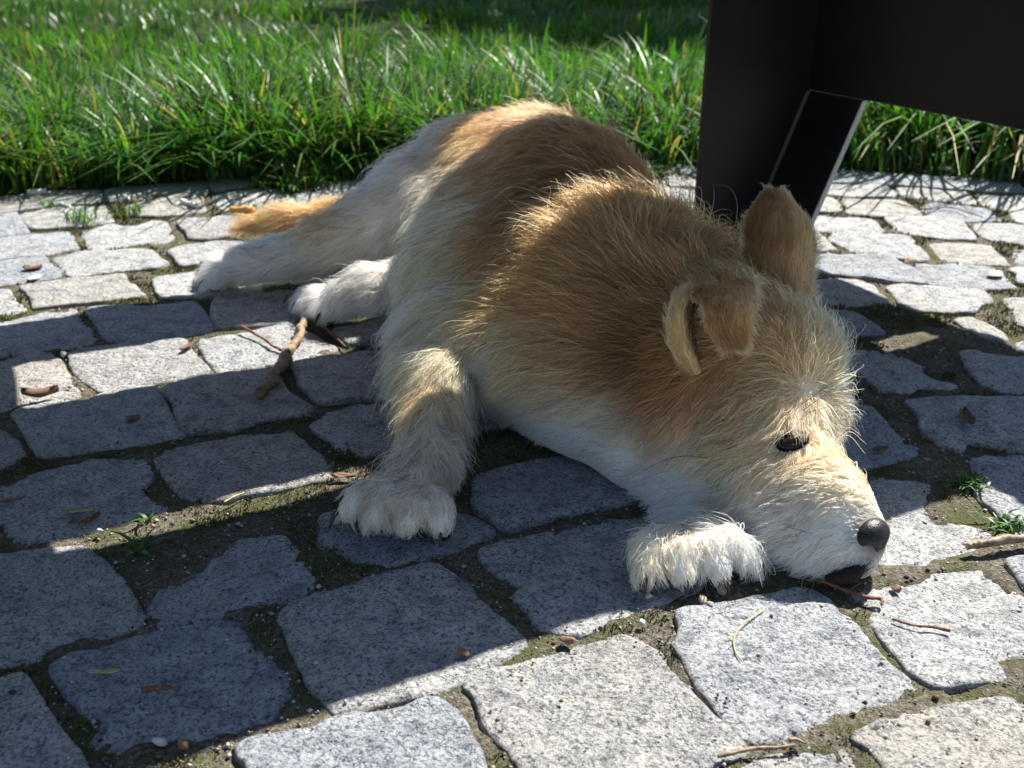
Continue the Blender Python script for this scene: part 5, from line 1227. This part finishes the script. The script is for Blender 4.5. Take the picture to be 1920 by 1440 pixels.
# whiskers and brow hairs
def single_hairs(name, specs, rad, color):
    rp_, P_ = [], []
    for x, y, x2, y2, bow, lift_ in specs:
        p0, n_ = seat(x, y); d_ = at(x2, y2, 1.) - at(x, y, 1.); sc = np.linalg.norm(p0 - np.array(CAM0)) / 1.06
        tip = p0 + d_ * sc + n_ * lift_; mid = (p0 + tip) / 2 + UP3 * bow + n_ * lift_ * .5
        P_.append(smooth_path([p0, mid, tip], 4))
    P_ = np.array(P_); n, m = P_.shape[:2]
    hcv = bpy.data.hair_curves.new(name); hcv.add_curves([m] * n)
    hcv.attributes['position'].data.foreach_set('vector', (P_ - DL).astype(np.float32).ravel())
    ra = hcv.attributes.get('radius') or hcv.attributes.new('radius', 'FLOAT', 'POINT')
    ra.data.foreach_set('value', np.tile(np.linspace(rad, rad * .3, m), n).astype(np.float32))
    cat = hcv.attributes.new('hair_color', 'FLOAT_COLOR', 'POINT'); cat.data.foreach_set('color', np.tile([*color, 1.], n * m).astype(np.float32))
    return link(name, hcv, M_HAIR, dog)
single_hairs('whiskers', [(1500, 985, 1380, 1000, .004, .012), (1520, 1000, 1420, 995, .006, .01), (1500, 760, 1590, 725, .006, .02), (1505, 770, 1580, 735, .005, .02), (1510, 775, 1600, 780, .004, .02), (1330, 850, 1210, 890, .004, .012), (1340, 860, 1230, 880, .006, .012)], .00022, (.03, .025, .02))
single_hairs('brow_hairs', [(1545, 860, 1608, 855, .010, .012), (1548, 862, 1600, 842, .010, .012), (1540, 858, 1606, 868, .012, .010), (1520, 1030, 1500, 1110, .0, .008), (1535, 1035, 1525, 1100, .0, .006)], .0003, (.85, .78, .66))
# ------------------------------------------------------------------ small things lying about
def stick(name, pix, rad, mat, label, cat, lift=.0, n=9, wob=.35, group=None, extra=None):
    pts = [on(x, y, 0) for x, y in pix]; pts = smooth_path(pts, 10)
    rad = np.interp(np.linspace(0, 1, len(pts)), np.linspace(0, 1, len(np.atleast_1d(rad))), np.atleast_1d(rad))
    pts[:, 2] = rad * .9 + .0012 + np.interp(np.linspace(0, 1, len(pts)), np.linspace(0, 1, len(np.atleast_1d(lift))), np.atleast_1d(lift))
    rr = rad * (1 + .22 * noise(pts, 120, len(label)) + .12 * noise(pts, 320, 5))
    pts = pts + np.stack([noise(pts, 70, 41), noise(pts, 70, 42), noise(pts, 70, 43) * .3], 1) * rad[:, None] * .9
    V, F = tube(pts, rr, n, True, wob, len(label))
    if extra:
        for pix2, r2 in extra:
            p2 = smooth_path([on(x, y, 0) for x, y in pix2], 4); p2[:, 2] = r2 + .002
            v, f = tube(p2, np.linspace(r2, r2 * .5, len(p2)), 6); o_ = len(V); V = list(V) + list(v); F = F + [[k + o_ for k in ff] for ff in f]
    o = link(name, mesh_np(name, V, F), mat); localise(o, [*np.mean(V, 0)[:2], 0.]); return tag(o, label, cat, group)
def chip(name, x, y, size, mat, label, cat, seed, flat=.55, z=.0, squash=(1, .7)):
    c = on(x, y, 0); rs = np.random.default_rng(seed); a = rs.random() * 3
    ax = np.array([[math.cos(a), math.sin(a), 0], [-math.sin(a), math.cos(a), 0], [0, 0, 1]])
    dirs = rs.normal(0, 1, (14, 3)); dirs /= np.linalg.norm(dirs, axis=1)[:, None]; cut = rs.uniform(.5, .85, 14)
    def fn(u_): return min(1., min(c_ / max(1e-3, u_ @ d_) if u_ @ d_ > .2 else 9 for d_, c_ in zip(dirs, cut)))
    V, F = ball([c[0], c[1], size * flat * .72 + z], ax, np.array([size * squash[0], size * squash[1], size * flat]), 14, 10, fn)
    o = link(name, mesh_np(name, V, F, False), mat); localise(o, [c[0], c[1], 0.]); return tag(o, label, cat)
def leaf(name, x, y, ln, wd, ang, curl, mat, label, cat, seed=0, z=.002):
    """a thin curled blade with real thickness"""
    c = on(x, y, 0); nu, nv = 10, 6; A, Bm = [], []
    ca_, sa_ = math.cos(R(ang)), math.sin(R(ang))
    for i in range(nu):
        s_ = i / (nu - 1); half = wd * .5 * math.sin(math.pi * (.06 + .88 * s_)) ** .7
        for j in range(nv):
            t_ = (j / (nv - 1) - .5) * 2
            lx, ly = (s_ - .5) * ln, t_ * half
            zz = z + curl * (abs(t_) ** 2 * .6 + (s_ - .5) ** 2 * 1.6) * wd + .0006 * math.sin(9 * s_ + 5 * t_ + seed)
            A.append((c[0] + lx * ca_ - ly * sa_, c[1] + lx * sa_ + ly * ca_, zz))
    A = np.array(A); B_ = A - [0, 0, .0006]; m = nu * nv
    F = []
    for i in range(nu - 1):
        for j in range(nv - 1):
            k = i * nv + j; F.append([k, k + nv, k + nv + 1, k + 1]); F.append([m + k, m + k + 1, m + k + nv + 1, m + k + nv])
    rim = list(range(nv)) + [i * nv + nv - 1 for i in range(1, nu)] + [(nu - 1) * nv + j for j in range(nv - 2, -1, -1)] + [i * nv for i in range(nu - 2, 0, -1)]
    for a, b in zip(rim, rim[1:] + rim[:1]): F.append([a, b, m + b, m + a])
    o = link(name, mesh_np(name, np.vstack([A, B_]), F), mat); localise(o, [c[0], c[1], 0.]); return tag(o, label, cat)

M_STICK = mat_simple('stick_bark', [(.3, (.09, .06, .04)), (.5, (.26, .18, .115)), (.75, (.38, .29, .20))], 120, .7, .3, .5, .0015)
M_TWIG = mat_simple('twig_bark', [(.3, (.10, .045, .03)), (.7, (.26, .13, .08))], 300, .7, .3, .5, .0008)
M_CANE = mat_simple('cane_bark', [(.3, (.06, .04, .028)), (.5, (.24, .165, .10)), (.72, (.40, .31, .21))], 110, .5, .4, .4, .001)
M_STRAW = mat_simple('straw', [(.3, (.40, .36, .17)), (.7, (.6, .55, .3))], 200, .6, .3, .2, .0005)
M_PAPER = mat_simple('white_paper', [(.3, (.60, .59, .56)), (.7, (.74, .73, .70))], 200, .8, .2, .2, .0005)
M_DEAD = mat_simple('dead_leaf', [(.3, (.10, .06, .04)), (.7, (.23, .14, .085))], 160, .7, .3, .5, .0008)
M_TAN = mat_simple('tan_stone', [(.3, (.28, .20, .13)), (.7, (.48, .37, .26))], 180, .75, .3, .4, .0008)
M_WSTONE = mat_simple('white_stone', [(.3, (.42, .41, .38)), (.7, (.62, .60, .57))], 180, .75, .3, .4, .0008)
M_ORANGE = mat_simple('orange_wood', [(.3, (.50, .22, .04)), (.7, (.68, .36, .09))], 140, .6, .3, .3, .0006)
M_BARKCHIP = mat_simple('bark_chip', [(.3, (.14, .08, .05)), (.7, (.34, .21, .13))], 170, .8, .2, .6, .001)

stick('stick', [(574, 606), (560, 640), (547, 660), (536, 682), (522, 706), (508, 728), (491, 752)], [.0044, .0050, .0056, .0054, .0062], M_STICK, 'thick crooked brown stick lying under the lit hind paw', 'stick')
stick('twig', [(454, 621), (478, 633), (505, 649), (527, 661)], [.0016, .0014, .0018], M_TWIG, 'thin reddish twig with one end against the thick crooked stick', 'twig', lift=[.004, .002, .0])
stick('twig', [(590, 604), (612, 620), (634, 641), (652, 657)], [.0014, .0013, .0011], M_TWIG, 'thin brown twig poking out from under the hind paw over moss', 'twig')
stick('twig', [(1812, 1037), (1832, 1033), (1870, 1028), (1935, 1016)], [.0032, .0040, .0036, .0038], M_CANE, 'stout peeling twig at the right edge level with the nose', 'twig', lift=.002)
stick('twig', [(1524, 1096), (1556, 1106), (1590, 1120), (1622, 1130), (1650, 1133), (1651, 1143)], [.0010, .0013, .0015, .0013, .0012, .0008], M_TWIG, 'fine dry forked twig just below the chin', 'twig', lift=.002, extra=[([(1585, 1118), (1598, 1108), (1612, 1099)], .0008)])
stick('twig', [(1674, 1166), (1712, 1177), (1745, 1180), (1782, 1188)], [.0010, .0009, .0011, .0013], M_TWIG, 'short thin twig lying across the pale sett below the nose', 'twig')
stick('stick', [(1344, 1422), (1385, 1415), (1430, 1409), (1488, 1403)], [.0011, .0014, .0013, .0012], M_CANE, 'slim brown stick on the front sett at the bottom edge', 'stick', extra=[([(1478, 1396), (1492, 1395), (1506, 1402)], .0016)])
stick('grass_stalk', [(1432, 1148), (1410, 1162), (1388, 1178), (1376, 1203), (1379, 1226), (1392, 1243)], [.0004, .0005, .0005, .0005, .0004, .0003], M_STRAW, 'curved dry grass stalk on the sett in front of the paw', 'grass stalk', n=6)
stick('grass_stalk', [(420, 945), (438, 936), (458, 927)], [.0006, .0008, .0005], M_STRAW, 'straight pale straw on the sunlit strip of moss', 'grass stalk', n=6)
stick('grass_stalk', [(1676, 382), (1730, 394), (1780, 391), (1842, 409)], [.0009, .0011, .0011, .0007], M_TWIG, 'long thin dry stalk on the bright far setts by the bench', 'grass stalk', n=6)
stick('twig', [(268, 1303), (292, 1299), (332, 1294)], [.0022, .0020, .0010], M_TWIG, 'flat brown twig on the shaded sett at the lower left', 'twig')
stick('twig', [(0, 945), (20, 943), (45, 936)], [.0012, .0014, .0008], M_TWIG, 'small dark twig at the left edge of the shaded paving', 'twig')
stick('wood_splinter', [(436, 403), (452, 403), (478, 405)], [.0052, .0056, .0050], M_ORANGE, 'bright orange splinter of wood beside the tip of the tail', 'splinter', lift=.004)
stick('cigarette_butt', [(53, 368), (66, 366.5), (92, 363.5)], [.0052, .0052, .0052], M_PAPER, 'white cigarette butt on the kerb at the edge of the grass', 'cigarette butt', n=14, wob=0)
stick('cigarette_butt', [(341, 381), (352, 385), (374, 391)], [.0044, .0040, .0042], M_PAPER, 'flattened cigarette butt on a sett below the spilling grass', 'cigarette butt', n=10, wob=.3)
stick('cigarette_butt', [(112, 385), (120, 388), (131, 391)], [.0026, .0028, .0024], M_PAPER, 'short white cigarette end beside a tuft on the kerb joint', 'cigarette butt', n=10, wob=.2)
leaf('paper_scrap', 66, 523, .022, .014, 75, .1, M_PAPER, 'small white scrap of paper on the sett edge at the left', 'paper')
leaf('dead_leaf', 62, 507, .026, .016, 5, .35, M_DEAD, 'small brown leaf on the lit sett above the paper scrap', 'leaf', 1)
leaf('dead_leaf', 78, 746, .036, .014, 14, .75, M_DEAD, 'curled brown leaf in the joint at the left edge', 'leaf', 2)
leaf('dead_leaf', 352, 655, .022, .007, 65, .6, M_DEAD, 'small upright curled leaf in a mossy joint between lit setts', 'leaf', 3)
leaf('dead_leaf', 1812, 788, .034, .013, 84, .4, M_DEAD, 'brown dry leaf lying on the shaded sett right of the brow', 'leaf', 4)
leaf('dead_leaf', 1650, 846, .018, .008, 18, .3, M_DEAD, 'small reddish leaf on the shaded sett just right of the muzzle', 'leaf', 5)
leaf('dead_leaf', 645, 897, .022, .007, -4, .4, M_DEAD, 'reddish leaf strip by the left front paw', 'leaf', 6)
leaf('dead_leaf', 170, 980, .022, .006, 60, .5, M_DEAD, 'brown pod at the left end of the sunlit strip', 'leaf', 7)
leaf('dead_leaf', 150, 961, .022, .005, 12, .2, M_STRAW, 'thin pale leaf lying on the shaded sett above the sunlit strip', 'leaf', 8)
leaf('dead_leaf', 195, 1264, .020, .004, 2, .3, M_STRAW, 'thin whitish leaf sliver on the lower left shaded sett', 'leaf', 9)
chip('seed', 250, 790, .0085, M_DEAD, 'dark brown seed lying on the shaded sett at the left', 'seed', 3, .5)
chip('bark_chip', 1066, 1204, .0062, M_BARKCHIP, 'brown bark chip in the joint above the front sett', 'bark chip', 4, .45)
chip('bark_chip', 871, 1225, .0064, M_BARKCHIP, 'flat brown bark chip on the shadow edge of the lower sett', 'bark chip', 5, .35, squash=(1, .5))
chip('bark_chip', 345, 1400, .0060, M_BARKCHIP, 'dark bark chip on the mossy joint at the bottom', 'bark chip', 15, .6)
chip('bark_chip', 1680, 1106, .0060, M_DEAD, 'reddish bark crumb on the sett below the nose', 'bark chip', 16, .5)
chip('pebble', 1350, 1109, .0070, M_TAN, 'larger tan pebble in front of the right front paw', 'pebble', 6, .34, squash=(1, .62))
chip('pebble', 1318, 1127, .0062, M_TAN, 'rough tan pebble nearer the front sett than the larger one', 'pebble', 7, .34, squash=(1, .6))
chip('pebble', 1332, 1135, .0038, M_WSTONE, 'small white pebble beside the rough tan pebble', 'pebble', 17, .5)
chip('pebble', 1216, 1121, .0045, M_WSTONE, 'pale angular stone chip left of the right front paw', 'pebble', 8, .5)
chip('pebble', 188, 999, .0040, M_WSTONE, 'round white pebble on the sunlit strip of moss', 'pebble', 9, .6)
chip('pebble', 1203, 1169, .0042, M_WSTONE, 'white and pink stone chip in the joint of the front sett', 'pebble', 18, .5)
chip('pebble', 1772, 327, .017, M_WSTONE, 'whitish stone on the kerb at the grass edge', 'pebble', 10, .6, squash=(1, .8))
chip('pebble', 1708, 494, .012, M_TAN, 'tan stone wedged in the joint of the bright right-hand setts', 'pebble', 11, .5, squash=(1, .7))
chip('pebble', 1868, 516, .015, M_WSTONE, 'flat white stone on the bright sett near the right edge', 'pebble', 12, .22, squash=(1, .7))
chip('pebble', 120, 668, .006, M_WSTONE, 'rounded grey pebble in the joint between the lit left setts', 'pebble', 13, .7)
chip('pebble', 300, 1395, .006, M_WSTONE, 'cluster-like white chip on the moss at the bottom left', 'pebble', 14, .5)
chip('petal', 237, 375, .011, M_PAPER, 'white crumpled petal on the kerb joint', 'petal', 21, .5)
chip('petal', 292, 368, .011, M_TAN, 'yellowish crumpled petal at the foot of the spilling grass', 'petal', 22, .5)

def tuft(name, x, y, n, h, spread, width, label, cat, seed, bend=(.2, 1.1), dry=.1):
    """one weed: a rosette of blades from one root"""
    c = on(x, y, 0); rs = np.random.default_rng(seed)
    b = np.c_[rs.normal(0, spread, (n, 2)), np.full(n, -.003)]
    V, F, Cc = blades(b, rs.uniform(.5, 1, n) * h, rs.random(n) * 6.283, rs.uniform(*bend, n), rs.uniform(.7, 1.2, n) * width, grass_cols(n, dry), lean=rs.uniform(0, .5, n))
    o = blade_object(name, V, F, Cc, M_GRASS); o.location = (c[0], c[1], 0); return tag(o, label, cat)
tuft('weed', 556, 353, 46, .045, .016, .009, 'low broad-leaved weed on the kerb left of the hind leg', 'weed', 1, (.6, 1.8))
tuft('grass_tuft', 152, 416, 60, .038, .018, .0026, 'small green grass tuft in a joint of the lit left setts', 'grass tuft', 2)
tuft('grass_tuft', 250, 402, 34, .034, .012, .0026, 'grass tuft in the mossy joint below the white petal', 'grass tuft', 3)
tuft('grass_tuft', 100, 388, 26, .022, .010, .003, 'little green tuft on the joint behind the kerb stone', 'grass tuft', 4)
tuft('seedling', 262, 1032, 9, .024, .003, .0032, 'green seedling in the shaded soil patch at the lower left', 'seedling', 5, (.8, 1.6), 0)
tuft('seedling', 272, 976, 5, .014, .002, .003, 'tiny seedling at the edge of the sunlit strip', 'seedling', 6, (.8, 1.6), 0)
tuft('weed', 1824, 905, 70, .014, .007, .0026, 'bright green cushion of weed in the joint at the right edge', 'weed', 7, (.4, 1.2), 0)
tuft('weed', 1893, 984, 60, .014, .007, .0026, 'green weed cushion against the dark side of the right-hand sett', 'weed', 8, (.4, 1.2), 0)
tuft('weed', 1222, 330, 40, .05, .016, .006, 'green weed on the kerb between the rump and the bench leg', 'weed', 9, (.6, 1.6))
tuft('weed', 505, 348, 50, .04, .02, .004, 'grassy weed on the kerb left of the broad-leaved one', 'weed', 10, (.5, 1.5))
tuft('grass_tuft', 470, 392, 26, .022, .010, .0024, 'short tuft in the joint above the tip of the tail', 'grass tuft', 11)
